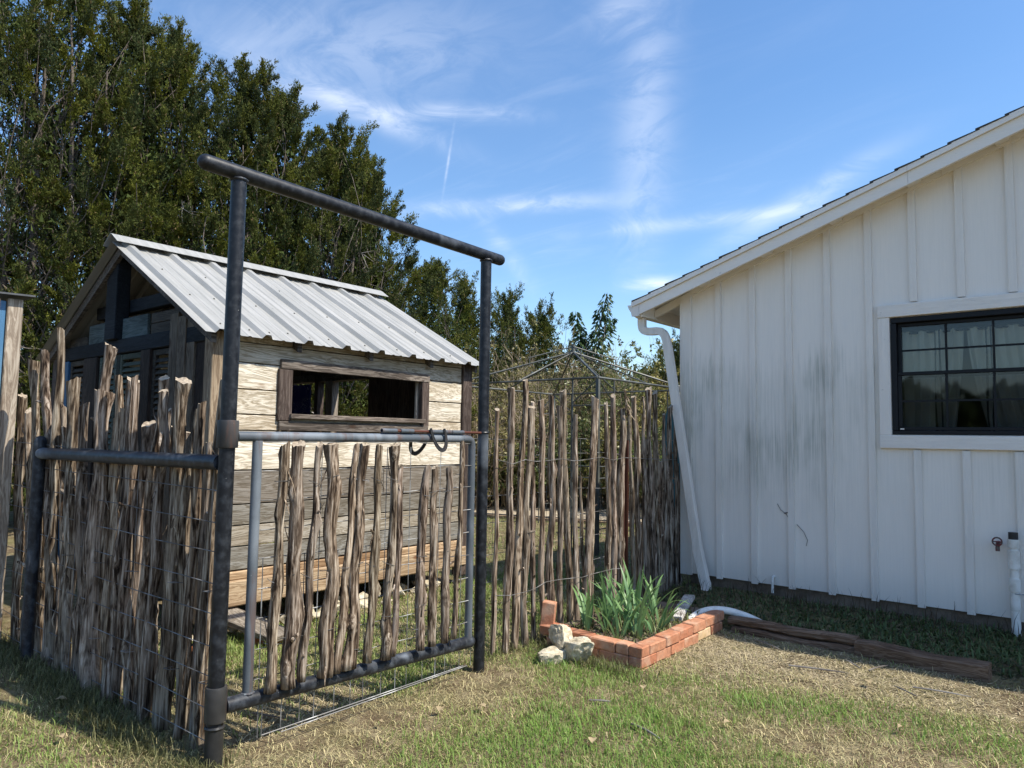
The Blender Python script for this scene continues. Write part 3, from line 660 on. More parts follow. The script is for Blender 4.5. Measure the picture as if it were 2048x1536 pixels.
RIGHT = [(3.842,1.704,3.844,-0.020,0.019), (3.986,1.862,3.945,-0.032,0.026), (4.164,1.936,4.047,0.046,0.030), (4.204,1.734,4.172,0.002,0.029), (4.251,1.773,4.298,0.142,0.022), (4.336,1.793,4.407,0.122,0.024), (4.475,1.827,4.512,0.191,0.028), (4.601,1.755,4.616,0.174,0.021), (4.606,1.881,4.763,0.172,0.031), (4.794,1.687,4.852,0.157,0.028), (5.084,1.851,4.958,0.210,0.026), (5.169,1.759,5.023,0.200,0.024), (5.247,1.813,5.271,0.243,0.023), (5.342,1.882,5.390,0.213,0.028), (5.559,1.770,5.511,0.246,0.032), (5.636,1.764,5.732,0.201,0.020), (5.750,1.896,5.838,0.203,0.029), (5.896,1.733,5.928,0.212,0.027), (5.969,1.983,6.067,0.216,0.030), (6.103,1.953,6.230,0.216,0.033), (6.311,1.757,6.359,0.222,0.019), (6.403,1.834,6.461,0.218,0.024), (6.507,1.759,6.534,0.223,0.024), (6.559,1.278,6.618,0.227,0.025)]
# left fence: sticks woven behind a pipe rail
FA = Vector((-3.2, 1.80, 0)); FD = (Vector((-5.31, 1.70, 0))-FA).normalized(); FN = Vector((FD.y, -FD.x, 0))
if FN.y < 0: FN = -FN
lf = empty('stick_fence', (-4.25, 1.75, 0), 'cedar stick fence under a black pipe rail left of the gate', 'fence')
sd = 100
for s1, z1, s0, z0, r in LEFT:
    g0 = float(gh(*(FA+FD*s0).xy)); off = rnd(-.012, .03)
    stake('stick', FA+FD*s0+FN*off+Vector((0, 0, g0-.03)), FA+FD*s1+FN*(off+rnd(-.02, .02))+Vector((0, 0, z1)), r*1.12, sd, lf, tone=rnd(.78, 1.15)); sd += 1
for s1, z1, s0, z0, r in [(.43, 1.60, .47, 0, .027), (.62, 1.52, .64, 0, .025), (.80, 1.62, .77, 0, .023), (.93, 1.55, .97, 0, .024), (1.17, 1.50, 1.15, 0, .026), (1.27, 1.58, 1.36, 0, .024), (1.47, 1.55, 1.47, 0, .022), (1.90, 1.52, 1.80, 0, .025), (2.06, 1.6, 2.0, 0, .026), (2.2, 1.5, 2.2, 0, .026), (2.62, 1.55, 2.42, 0, .024), (.30, 1.45, .34, 0, .019), (2.75, 1.75, 2.6, 0, .025)]:
    off = rnd(.035, .065)
    stake('stick', FA+FD*s0+FN*off+Vector((0, 0, float(gh(*(FA+FD*s0).xy))-.03)), FA+FD*s1+FN*(off+rnd(-.01, .01))+Vector((0, 0, z1)), r*1.1, sd, lf, tone=rnd(.72, 1.05)); sd += 1
sx = -5.33; sy = 1.655
MB().tube([(sx-.0, sy, -.1), (sx, sy, 1.37), (sx, sy, 1.435)] + [(sx, sy, 1.435+.036*math.sin(a)) for a in (.5, .9, 1.25, 1.5)], [.0365, .0365, .0365, .032, .0227, .0115, .0026], 16).build('corner_post', 'pipe_rail', lf, smooth=True)
MB().tube([(sx+.02, sy+.003, 1.358), (-3.245, 1.757, 1.365)], .0365, 16).build('rail', 'pipe_rail', lf, smooth=True)
mb = MB()
for k in range(10):
    z = .09 + k*.142; jig = [rnd(-.006, .006) for _ in range(9)]
    P = [(Vector((-3.23, 1.768, 0)) + (Vector((sx-.55, sy+.005, 0))-Vector((-3.23, 1.768, 0)))*(i/8) + Vector((0, -.004, z+jig[i]+.05*(i/8)))) for i in range(9)]
    mb.tube(P, .0024, 4)
for k in range(0, 14, 4):
    p = Vector((-3.27, 1.764, 0)) + (Vector((sx-.5, sy, 0))-Vector((-3.27, 1.764, 0)))*((k+.2)/14); mb.tube([p+Vector((0, -.003, .08)), p+Vector((rnd(-.01, .01), -.003, 1.40))], .0016, 4)
for s_ in (.12, .45, .9, 1.3, 1.7):
    for z in (.33, .75): 
        p = FA+FD*s_+Vector((0, -.02, z)); mb.tube([p+Vector((-.035, .03, 0)), p+Vector((-.03, -.018, .004)), p+Vector((.03, -.018, .01)), p+Vector((.035, .03, .005))], .002, 4)
mb.build('wire_mesh', 'wire_shaded', lf)

# right fence: sticks wired in a row from the gate to the house
rf = empty('stick_fence', (-3.33, 5.1, 0), 'tall loose cedar stick fence between the gate and the white house', 'fence')
sd = 300
for y1, z1, y0, z0, r in RIGHT:
    g0 = float(gh(-3.33, y0)); x = -3.33+rnd(-.015, .015); k = (z1-g0)/(z1-z0) if z1-z0 > .1 else 1
    yb = y1+(y0-y1)*k
    stake('stick', (x, yb, g0-.05), (x+rnd(-.02, .02), y1, z1), r*.88, sd, rf, tone=rnd(.88, 1.1)); sd += 1
for y1, z1, y0, r in [(5.98, 1.5, 6.0, .03), (6.2, 1.45, 6.16, .03), (6.3, 1.3, 6.31, .028), (6.42, 1.35, 6.39, .03), (6.5, 1.1, 6.5, .03), (6.05, 1.25, 6.1, .027), (4.94, 1.2, 5.0, .012), (5.12, 1.15, 5.1, .02), (5.4, 1.3, 5.62, .012)]:
    stake('stick', (-3.36, y0, 0), (-3.37, y1, z1), r, sd, rf, tone=rnd(.8, 1.)); sd += 1
stake('stick', (-3.31, 5.6, 1.72), (-3.27, 5.46, 1.94), .010, 391, rf, tone=1.2); stake('stick', (-3.31, 5.88, 1.70), (-3.30, 5.83, 1.90), .008, 392, rf, tone=1.2)
ps = MB(); ps.box(-3.372, -3.352, 5.60, 5.635, -.1, 1.50, .002).box(-3.3515, -3.325, 5.613, 5.621, -.1, 1.50); ps.build('steel_post', 'rust', rf)
mb = MB()
for z, x in ((.30, -3.365), (.50, -3.365), (.70, -3.365), (.90, -3.366), (1.10, -3.365), (1.38, -3.365), (1.50, -3.366)):
    mb.tube([(x, 3.58+i*.335, z+rnd(-.012, .012)) for i in range(10)], .0022, 4)
for k in range(19): mb.tube([(-3.368, 3.7+k*.155, .05), (-3.368+rnd(-.004, .004), 3.7+k*.155+rnd(-.01, .01), 1.5)], .0018, 4)
mb.tube([(-3.29+.02*math.sin(i*1.3), 3.80+i*.15, 1.335+rnd(-.02, .02)) for i in range(19)], .0026, 4)
mb.tube([(-3.29+.02*math.sin(i*1.3), 3.80+i*.15, .42+rnd(-.02, .02)) for i in range(12)], .0024, 4)
mb.build('wire_mesh', 'wire_shaded', rf)

# ------------------------------------------------------------------ pipe arch over the gate
GXp = -3.21
arch = empty('pipe_arch', (GXp, 2.66, 0), 'tall black steel pipe archway standing over the stick gate', 'archway')
MB().tube([(GXp, 1.768, -.2), (GXp, 1.768, 2.72)], .0365, 20).build('post', 'pipe_black', arch, smooth=True)
MB().tube([(GXp, 3.562, -.2), (GXp, 3.562, 2.70)], .0365, 20).build('post', 'pipe_black', arch, smooth=True)
def domed(p, q, r):
    p = Vector(p); q = Vector(q); d = (q-p).normalized(); P = []; R = []
    for a in (1.5, 1.25, .9, .5, .15): P.append(p-d*r*math.sin(a)); R.append(r*math.cos(a))
    P += [p, q]; R += [r, r]
    for a in (.15, .5, .9, 1.25, 1.5): P.append(q+d*r*math.sin(a)); R.append(r*math.cos(a))
    return P, R
P, R = domed((GXp, 1.60, 2.762), (GXp, 3.70, 2.722), .0375)
MB().tube(P, R, 20).build('cross_pipe', 'pipe_black', arch, smooth=True)
def torus(c, R_, r_, axis='z', n=20, m=6, wob=0.0):
    c = Vector(c); P = []
    for i in range(n+1):
        a = 2*math.pi*i/n; w = 1+wob*math.sin(i*2.7)
        P.append(c + (Vector((math.cos(a)*R_*w, math.sin(a)*R_*w, 0)) if axis == 'z' else Vector((math.cos(a)*R_*w, 0, math.sin(a)*R_*w))))
    return MB().tube(P, r_, m, cap=False)
torus((GXp, 1.768, 2.723), .036, .008, wob=.06).build('weld_bead', 'pipe_rail', arch, smooth=True)
torus((GXp, 3.562, 2.690), .036, .008, wob=.06).build('weld_bead', 'pipe_rail', arch, smooth=True)
torus((GXp, 3.562, 1.535), .0375, .006).build('latch_ring', 'pipe_rail', arch, smooth=True)
MB().tube([(GXp, 1.768, -.19), (GXp, 1.768, .165)], .0405, 20).build('post_sleeve', 'iron', arch, smooth=True)
torus((GXp, 1.768, .165), .038, .009, wob=.05).build('weld_bead', 'iron', arch, smooth=True)

# ------------------------------------------------------------------ swing gate
gate = empty('stick_gate', (GXp, 2.66, .1), 'pipe-framed swing gate filled with upright cedar sticks', 'gate')
def collar(z0, z1):
    mb = MB(); mb.tube([(GXp, 1.768, z0), (GXp, 1.768, z0+.008), (GXp, 1.768, z1-.008), (GXp, 1.768, z1)], [.047, .049, .049, .047], 20); mb.build('hinge_collar', 'iron', gate, smooth=True)
collar(1.435, 1.565); collar(.19, .345)
elb = bez([(GXp, 3.36, 1.492), (GXp, 3.455, 1.492), (GXp, 3.455, 1.492), (GXp, 3.455, 1.395)], 8)
MB().tube([(GXp, 1.815, 1.490), (GXp, 3.36, 1.492)] + elb[1:] + [(GXp, 3.455, .235)], .0245, 16).build('top_and_end_pipe', 'pipe_grey', gate, smooth=True)
MB().tube([(GXp, 1.925, .245), (GXp, 1.925, 1.47)], .0245, 16).build('hinge_stile', 'pipe_grey', gate, smooth=True)
P, R = domed((GXp, 1.86, .245), (GXp, 3.47, .205), .0365); P[0:5] = [Vector((GXp, 1.812, .247))]; R[0:5] = [.0365]
MB().tube(P, R, 18).build('bottom_rail', 'pipe_rail', gate, smooth=True)
torus((GXp, 1.925, .277), .026, .006, wob=.12).build('weld_bead', 'pipe_grey', gate, smooth=True)
torus((GXp, 3.36, 1.492), .0246, .0018, axis='x').build('weld_bead', 'pipe_grey', gate, smooth=True)
sd = 500
for y1, z1, y0, z0, r in GATE:
    x = -3.172+rnd(-.006, .008)
    stake('stick', (x+.01, y0, max(z0, .262)), (x, y1, z1+rnd(-.01, .008)), r*1.05, sd, gate, sides=15, rings=24, tone=rnd(.95, 1.15), splits=7); sd += 1
mb = MB()
for k in range(9):
    z = .33 + k*.142; mb.tube([(-3.198+rnd(-.004, .004), 1.95+i*.186, z+rnd(-.006, .006)) for i in range(9)], .0024, 4)
ys = [1.98+.105*k+(.02 if k % 3 else 0) for k in range(15)]
for i, y in enumerate(ys): mb.tube([(-3.20, y, .055+.004*(y-2)), (-3.20+rnd(-.004, .004), y+rnd(-.012, .012), 1.44 if i % 2 else .9)], .0029, 4)
mb.tube([(-3.198, 2.0, .062), (-3.198, 3.40, .072)], .003, 4); mb.tube([(-3.186, 2.10, .052), (-3.186, 3.42, .07)], .003, 4); mb.tube([(-3.198, 2.0, .062), (-3.198, 2.0, .22)], .003, 4)
mb.build('wire_mesh', 'wire', gate)
mb = MB()
for y1, z1, y0, z0, r in GATE:                     # tie wires round each stick
    for z in (1.27 if z1 > 1.4 else 1.16, .80, .50, .38):
        t = (z-z0)/(z1-z0); y = y0+(y1-y0)*t; q = rnd(-.02, .02)
        MB().tube([(-3.20, y-r*1.1, z), (-3.172, y-r*1.25, z+q*.3), (-3.172+r*1.25, y-r*.4, z+q), (-3.172+r*1.25, y+r*.5, z+q*1.4), (-3.172, y+r*1.25, z+q), (-3.20, y+r*1.1, z+q*.5)], .0018, 4).build('tie_wire', 'wire_shaded', gate)
# sliding latch with two horseshoes for handles
zl = 1.533
MB().tube([(GXp+.012, 2.69, zl), (GXp+.012, 3.53, zl)], .0085, 10).build('latch_rod', 'rust', gate, smooth=True)
for ya, yb in ((2.69, 2.80), (2.83, 2.93), (3.06, 3.25), (3.255, 3.36)):
    MB().tube([(GXp+.012, ya, zl), (GXp+.012, yb, zl)], .0125, 12).build('latch_sleeve', 'pipe_grey', gate, smooth=True)
def horseshoe(p0, p1, side):
    """U-shaped shoe hanging from the latch rod"""
    P = []
    for i in range(19):
        a = math.pi*(i/18)*1.12-.06*math.pi; u = -math.cos(a)*.058; v = -math.sin(a)*.115
        P.append(Vector(p0) + Vector(p1)*(v*-1) + Vector((side[0], side[1], 0))*u)
    mb = MB(); W = .010; N = Vector(p1).cross(Vector((side[0], side[1], 0))).normalized(); b0 = 0
    for i, p in enumerate(P):
        t = (P[min(i+1, 18)]-P[max(i-1, 0)]).normalized(); s_ = t.cross(N).normalized(); w = W*(.75+.5*math.sin(math.pi*i/18))
        for a, b in ((-w, -.0035), (w, -.0035), (w, .0035), (-w*.2, .0035), (-w*.25, .0018), (-w*.5, .0018), (-w*.55, .0035), (-w, .0035)): mb.v.append(tuple(p+s_*a+N*b))
    for i in range(18):
        for j in range(8): mb.f.append((i*8+j, i*8+(j+1) % 8, (i+1)*8+(j+1) % 8, (i+1)*8+j))
    mb.f.append(tuple(range(8))); mb.f.append(tuple(18*8+j for j in range(8))); mb.build('horseshoe', 'iron', gate, smooth=True, ang=40)
horseshoe((GXp+.03, 3.12, zl-.0), Vector((.22, .12, -.97)).normalized(), (.0, 1.0)); horseshoe((GXp-.032, 3.03, zl-.025), Vector((-.3, -.1, -.95)).normalized(), (.15, 1.0))

# ------------------------------------------------------------------ garden shed
SX, SY0, SY1, SXB = -5.2, 2.70, 5.55, -8.48
RGX, RGZ, EZ, EXs = -6.84, 3.20, 2.255, -5.085
shed = empty('garden_shed', (-6.84, 4.1, .1), 'weathered plank shed with ribbed metal roof and long open window', 'shed')
def bz(x): return RGZ - (RGZ-EZ)*abs(x-RGX)/(EXs-RGX)      # roof underside height
# long side boards
lines = [.395, .462, .64, .80, .96, 1.222, 1.53, 1.655, 1.852, 2.06, 2.22]
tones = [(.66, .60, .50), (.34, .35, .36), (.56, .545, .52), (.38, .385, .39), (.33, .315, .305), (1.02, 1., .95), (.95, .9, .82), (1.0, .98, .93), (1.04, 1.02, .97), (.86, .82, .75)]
wy0, wy1, wz0s, wz1s = 3.385, 4.855, 1.64, 2.05
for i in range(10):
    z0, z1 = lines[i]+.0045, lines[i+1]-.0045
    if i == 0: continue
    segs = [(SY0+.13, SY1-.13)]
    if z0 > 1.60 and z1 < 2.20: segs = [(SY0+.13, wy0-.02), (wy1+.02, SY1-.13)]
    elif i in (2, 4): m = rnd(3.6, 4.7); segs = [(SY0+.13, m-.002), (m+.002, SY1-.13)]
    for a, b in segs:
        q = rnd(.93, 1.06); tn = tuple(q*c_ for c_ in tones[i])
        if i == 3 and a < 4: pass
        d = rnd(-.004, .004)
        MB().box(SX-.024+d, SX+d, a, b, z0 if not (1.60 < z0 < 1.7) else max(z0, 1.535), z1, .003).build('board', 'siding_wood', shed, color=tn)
MB().box(SX-.024, SX, SY0+.13, SY1-.13, 2.223, 2.30, .003).build('board', 'siding_wood', shed, color=(.8, .76, .7))
MB().box(SX-.10, SX+.045, SY0+.02, SY1-.05, .20, .392, .01).build('sill_beam', 'beam_y', shed)
MB().box(SX-.10, SX+.02, SY0+.03, SY1-.06, .393, .455, .006).build('sill_plank', 'beam_y', shed, color=(1.1, 1.05, 1.))
MB().box(SX-.09, SX+.035, SY0-.005, SY0+.125, .10, 2.28, .006).build('corner_post', 'grey_wood_z', shed, color=(.85, .74, .60))
MB().box(SX-.09, SX+.03, SY1-.125, SY1+.005, .10, 2.27, .006).build('corner_post', 'dark_wood_z', shed)
MB().box(SXB, SXB+.12, SY0, SY0+.12, .0, 2.25, .006).build('corner_post', 'dark_wood_z', shed)
MB().box(SXB, SXB+.12, SY1-.12, SY1, .0, 2.25, .006).build('corner_post', 'dark_wood_z', shed)
# side window surround
MB().box(SX+.001, SX+.034, wy0-.10, wy1+.085, 2.035, 2.115, .004).build('window_header', 'dark_wood_y', shed, color=(1.5, 1.45, 1.4))
MB().box(SX-.03, SX+.030, wy0-.115, wy0+.012, 1.615, 2.033, .004).build('window_jamb', 'dark_wood_z', shed)
MB().box(SX-.03, SX+.030, wy1-.01, wy1+.085, 1.60, 2.033, .004).build('window_jamb', 'dark_wood_z', shed)
MB().box(SX-.06, SX-.031, wy0-.02, wy0+.02, 1.66, 2.08, .003).build('window_stop', 'grey_wood_z', shed)
MB().box(SX-.06, SX-.031, wy1-.03, wy1+.03, 1.66, 2.08, .003).build('window_stop', 'grey_wood_z', shed)
MB().box(SX-.05, SX+.060, wy0-.01, wy1+.02, 1.632, 1.672, .004).build('window_sill', 'dark_wood_y', shed, color=(1.9, 1.8, 1.7))
MB().box(SX+.001, SX+.032, wy0-.10, wy1+.08, 1.535, 1.610, .004).build('window_apron', 'dark_wood_y', shed, color=(1.3, 1.25, 1.2))
# back long wall
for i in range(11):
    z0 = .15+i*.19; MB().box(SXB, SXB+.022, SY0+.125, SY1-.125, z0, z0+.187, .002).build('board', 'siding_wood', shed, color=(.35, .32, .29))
# far gable wall with its opening
def farwall(x0, x1, z0, z1):
    k = 0; x = x0
    while x < x1-.01:
        xe = min(x+.18, x1); zt0 = min(z1, bz(x)-.02); zt1 = min(z1, bz(xe)-.02)
        MB().prism([(x+.001, z0), (xe-.001, z0), (xe-.001, zt1), (x+.001, zt0)], 'y', SY1-.06, SY1-.035).build('gable_board', 'dark_wood_z', shed, color=(1.2, 1.15, 1.1)); x = xe
farwall(SXB+.12, SX-.1, .15, 1.62); farwall(-6.79, SX-.1, 1.622, 3.4); farwall(SXB+.12, -6.79, 2.17, 3.4)
MB().box(-7.51, -7.36, SY1-.16, SY1-.062, 1.45, 2.2, .005).build('wall_post', 'grey_wood_z', shed)
MB().box(-7.73, -7.66, SY1-.16, SY1-.062, 1.45, 2.2, .005).build('wall_post', 'dark_wood_z', shed)
MB().box(SXB+.125, -6.70, SY1-.16, SY1-.062, 2.17, 2.26, .005).build('wall_beam', 'dark_wood_y', shed)
# front gable: open truss above a lintel, louvred shutters below
MB().box(-8.42, -5.30, SY0+.03, SY0+.12, 2.215, 2.345, .006).build('lintel', 'black_wood', shed)
MB().box(-6.97+.02, -7.20+.02, SY0-.01, SY0+.11, 2.346, 3.10, .006).build('king_post', 'black_wood', shed)
MB().box(-7.72, -6.0, SY0+.115, SY0+.20, 2.60, 2.72, .006).build('collar_beam', 'black_wood', shed)
for x0, x1, mt in ((-7.70, -7.23, 'teal_panel'), (-6.93, -6.42, 'teal_panel'), (-6.36, -5.86, 'grey_wood_x'), (-8.2, -7.74, 'grey_wood_x')):
    if mt == 'teal_panel': MB().box(x0, x1, SY0+.05, SY0+.08, 2.348, 2.535, .004).build('board', mt, shed)
    else:
        for z in (2.348, 2.44):
            if z+.088 < min(bz(x0), bz(x1))-.02: MB().box(x0, x1, SY0+.055, SY0+.08, z, z+.088, .004).build('board', mt, shed, color=(.27, .25, .23))  # tint darkens the grey boards, putting deep gable shade into the colour
MB().box(-6.0, -5.93, SY0+.2, SY0+.24, 2.6, 2.7).build('brace', 'dark_wood_y', shed)
def louvre(x0, x1, z0, z1, mt, color=None):
    o = MB(); st = .045
    o.box(x0, x0+st, SY0+.05, SY0+.085, z0, z1, .004).box(x1-st, x1, SY0+.05, SY0+.085, z0, z1, .004).box(x0+st, x1-st, SY0+.052, SY0+.083, z0, z0+.08, .003).box(x0+st, x1-st, SY0+.052, SY0+.083, z1-.05, z1, .003)
    o.box(x0+st, x1-st, SY0+.052, SY0+.083, 1.18, 1.24, .003)
    sh = o.build('shutter', mt, shed, color=color); z = z0+.09
    while z < z1-.07:
        if not 1.13 < z < 1.24: MB().box(x0+st, x1-st, SY0+.060, SY0+.068, z, z+.042, rot=Matrix.Rotation(rad(-32), 3, 'X')).build('slat', mt, sh, color=color)
        z += .05
for x0, x1, mt, cl in ((-8.13, -7.74, 'grey_wood_x', (.28, .27, .25)), (-7.40, -7.02, 'green_shutter', None), (-6.94, -6.47, 'green_shutter', (1., .95, .85)), (-6.28, -5.94, 'grey_wood_x', (.3, .29, .27))):  # the two grey shutters carry painted gable shade in their tint
    louvre(x0, x1, .30, 2.205, mt, cl)
for x0, x1, mt in ((-7.735, -7.41, 'dark_wood_z'), (-7.015, -6.945, 'green_shutter'), (-6.465, -6.285, 'dark_wood_z'), (-5.935, -5.80, 'grey_wood_z'), (-5.795, -5.66, 'grey_wood_z'), (-5.655, -5.53, 'grey_wood_z'), (-5.525, -5.30, 'dark_wood_z')):
    MB().box(x0, x1, SY0+.02+rnd(0, .03), SY0+.09, .2, 2.21 if x1 < -5.94 else 2.5-.12*(x1+5.9)*2, .004).build('board', mt, shed, color=(.45, .42, .38))
MB().box(-8.36, -8.14, SY0+.03, SY0+.07, .2, 2.21, .004).build('blue_board', NT('blue_wood').set((.03, .10, .19), .6), shed)
# rafters
def rafter(y, m='dark_wood_y'):
    for s_ in (0, 1):
        xe = EXs-.04 if not s_ else 2*RGX-EXs+.04
        MB().prism([(RGX+(.004 if not s_ else -.004), bz(RGX)-.10), (xe, bz(xe)-.10), (xe, bz(xe)-.012), (RGX+(.004 if not s_ else -.004), bz(RGX)-.012)], 'y', y, y+.04).build('rafter', m, shed)
for y in (2.66, 3.4, 4.15, 4.9, 5.54): rafter(y)
# roof: ribbed sheets both slopes, each sheet its own piece, with ridge cap and screws
RYa, RYb = 2.58, 5.66; pit = .381
def sheet(y0, y1, side):
    prof = []; y = y0; 
    rib = [2.70+pit*k for k in range(-1, 9)]
    ys = [y0]
    for rb in rib:
        for d, h in ((-.045, 0), (-.022, .034), (.022, .034), (.045, 0), (.125, 0), (.135, .006), (.15, .006), (.16, 0), (.215, 0), (.225, .006), (.24, .006), (.25, 0)):
            yy = rb+d
            if y0 < yy < y1: prof.append((yy, h))
    hh = lambda yy: next((np.interp(yy, [rb-.045, rb-.022, rb+.022, rb+.045], [0, .034, .034, 0]) for rb in rib if abs(yy-rb) < .045), 0.)
    prof = [(y0, float(hh(y0)))] + sorted(set(prof)) + [(y1, float(hh(y1)))]
    sg = 1 if side else -1
    up = Vector(((RGZ-EZ)*(1 if side else -1), 0, abs(EXs-RGX))).normalized()
    E0 = Vector((EXs if side else 2*RGX-EXs, 0, EZ)); R0 = Vector((RGX+.012*(1 if side else -1), 0, RGZ-.006)); E0 = E0 + (E0-R0).normalized()*.03
    mb = MB(); nn = 4
    for k in range(nn+1):
        b = R0.lerp(E0, k/nn)
        for yy, h in prof: mb.v.append(tuple(b+up*(h+.004)+Vector((0, yy, 0))))
    L = len(prof)
    for k in range(nn):
        for j in range(L-1): mb.f.append((k*L+j, k*L+j+1, (k+1)*L+j+1, (k+1)*L+j))
    b0 = len(mb.v); mb.v += [tuple(Vector(v)-up*.0022) for v in mb.v[:b0]]
    mb.f += [tuple(b0+i for i in f[::-1]) for f in mb.f[:]]
    return mb
cutY = [RYa, 2.70+pit*2+.02, 2.70+pit*5+.02, RYb]
for side in (1, 0):
    for k in range(3): sheet(cutY[k]+(.0 if k == 0 else .001), cutY[k+1], side).build('roof_sheet', 'roof', shed)
cap = MB(); c_ = []
for dx, dz in ((-.15, -.048), (-.03, .03), (0, .042), (.03, .03), (.15, -.048)):
    c_.append((RGX+dx, RGZ+dz+.034))
cap.prism(c_ + [(p[0], p[1]-.004) for p in c_[::-1]], 'y', RYa-.012, RYb+.012); cap.build('ridge_cap', 'roof', shed)
mb = MB(); upv = Vector((RGZ-EZ, 0, abs(EXs-RGX))).normalized()
for t in (.30, .62, .93):
    for k in range(9):
        for dy in ((.085, .29) if t > .5 else (.09,)):
            y = 2.70+pit*k+dy+rnd(-.01, .01)
            if y < RYb-.05:
                p = Vector((RGX, y, RGZ)).lerp(Vector((EXs, y, EZ)), t+rnd(-.015, .015)) + upv*.005
                mb.tube([p, p+upv*.008], [.009, .005], 6)
mb.build('roof_screws', 'screw', shed)
# blue printed panel leaning in the far opening
n = NT('blue_print'); v = n.coord('Object', rnd=False); a = n.noise(v, 9, 3, .5, 2.5); ln = n.math('ABSOLUTE', n.math('SUBTRACT', n.math('FRACT', n.math('MULTIPLY', a, 5)), .5))
msk = n.rng(n.noise(v, 4, 2), .42, .58)
MAT['blueprint'] = n.set(n.mix(n.math('MULTIPLY', n.rng(ln, .03, .07, 1, 0), msk), (.02, .025, .22), (.55, .58, .66)), .5)
MB().box(-8.24, -7.77, SY1-.19, SY1-.175, 1.625, 2.14, .002).build('printed_panel', 'blueprint', None, 'dark blue panel with white line drawing inside the shed opening', 'panel')
for x0 in (-8.2,): pass
MB().box(-8.30, -7.70, SY1-.26, SY1-.062, 1.58, 1.622, .004).build('shelf', 'dark_wood_y', shed)
# step plank and stones beneath the shed
MB().box(-5.55, -4.55, 2.80, 3.02, .12, .165, .006, rot=Matrix.Rotation(rad(8), 3, 'Y') @ Matrix.Rotation(rad(10), 3, 'Z')).build('loose_plank', 'grey_wood_x', None, 'grey loose plank poking out from under the shed', 'plank')
def rock(name, c, sx_, sy_, sz_, seed, label, group=None, parent=None, sub=4, jag=.42):
    import bmesh
    bm = bmesh.new(); bmesh.ops.create_icosphere(bm, subdivisions=sub, radius=1)
    rs = np.random.RandomState(seed); pl = [(Vector(rs.randn(3)).normalized(), .42+.38*rs.rand()) for _ in range(13)]
    for v in bm.verts:
        p = v.co.copy()
        for nrm, d in pl:
            k = p.dot(nrm)
            if k > d: p -= nrm*(k-d)
        q = 1 + jag*(fbm(p.x*1.5+seed, p.y*1.5+p.z*1.3, 1.6, seed % 7)-.5) + jag*.5*(fbm(p.x+p.z, p.y-p.z, 6, seed % 5)-.5)
        p = p*float(q); v.co = Vector((p.x*sx_, p.y*sy_, p.z*sz_))
    me = bpy.data.meshes.new(name); bm.to_mesh(me); bm.free(); me.materials.append(MAT['stone']); me.polygons.foreach_set('use_smooth', [True]*len(me.polygons)); me.set_sharp_from_angle(angle=rad(24))
    o = bpy.data.objects.new(name, me); o.location = c; o.rotation_euler = (0, 0, seed*1.7); return link(o, None, label, 'stone', group)
for i, (x, y, s) in enumerate([(-5.10, 3.42, .13), (-5.26, 3.62, .11), (-5.14, 3.80, .12), (-5.30, 3.98, .10), (-5.20, 4.16, .13), (-5.30, 4.40, .10), (-5.22, 4.62, .12), (-5.36, 4.80, .10), (-5.26, 5.02, .12), (-5.34, 5.24, .11), (-5.18, 4.86, .07), (-5.04, 3.62, .06), (-5.1, 3.14, .09), (-5.16, 2.98, .08), (-5.0, 4.32, .06)]):
    rock('stone', (x, y, .045), s*1.2, s*.95, s*.62, 20+i, 'pale rough limestone lying along the foot of the plank shed', 'stones along the shed foot', sub=2)
rock('stone', (-4.92, 2.45, .10), .12, .10, .13, 61, 'rounded pale stone behind the stick fence with the pipe rail')
def planter_rocks():
    rock('stone', (-2.99, 4.02, .045), .14, .10, .09, 71, 'small pitted limestone on the grass before the brick planter')
    rock('stone', (-2.84, 4.17, .085), .15, .11, .14, 83, 'large cream limestone leaning on the brick planter')
    rock('stone', (-3.04, 4.225, .12), .17, .10, .115, 90, 'jagged pale limestone wedged behind the larger leaning stone')
planter_rocks()

# ------------------------------------------------------------------ brick planter
pln = empty('brick_planter', (-2.85, 4.9, 0), 'low orange brick planter between the stick fence and house bed', 'planter')
BL, BH, BW = .220, .068, .10
def brick(c, rz=0, l=BL, h=BH, w=BW, tilt=0, core=False, ry=0, yellow=False):
    q = rnd(.85, 1.1); base = random.choice([(.52, .225, .125), (.55, .26, .15), (.47, .19, .105), (.58, .29, .17), (.52, .25, .15)])
    if yellow: base = (.60, .44, .24)
    mb = MB(); mb.box(-l/2, l/2, -w/2, w/2, -h/2, h/2, .006)
    V = np.array(mb.v); V += (np.random.rand(*V.shape)-.5)*.004
    me = bpy.data.meshes.new('brick'); me.from_pydata(V.tolist(), [], mb.f); me.materials.append(MAT['brick'])
    o = bpy.data.objects.new('brick', me); o.location = Vector(c)-wloc(pln); o.rotation_euler = (tilt, ry, rz+rnd(-.03, .03))
    return link(o, pln, color=(base[0]*q, base[1]*q, base[2]*q))
y = PLY0
gz = lambda x, y_: float(gh(x, y_))
for course in range(3):                              # side facing the lawn, running to the house
    n_ = 6; z = -.066 + BH/2 + course*(BH+.003)
    y = PLY0 - .048 + (.0 if course % 2 else BL*.5)
    if course % 2 == 0: brick((PLX1-.048, PLY0-.048+BL*.25, z), math.pi/2, BL*.5-.004)
    while y < PLY1+.02:
        l = BL*rnd(.92, 1.04)
        if y + l > PLY1+.10: l = PLY1+.10-y
        if l > .05: brick((PLX1-.048+rnd(-.006, .006), y+l/2, z + (.012*(y-PLY0)) + rnd(-.003, .004)), math.pi/2+.0, l-.005, yellow=(course == 1 and .72 < y-PLY0 < .93))
        y += l
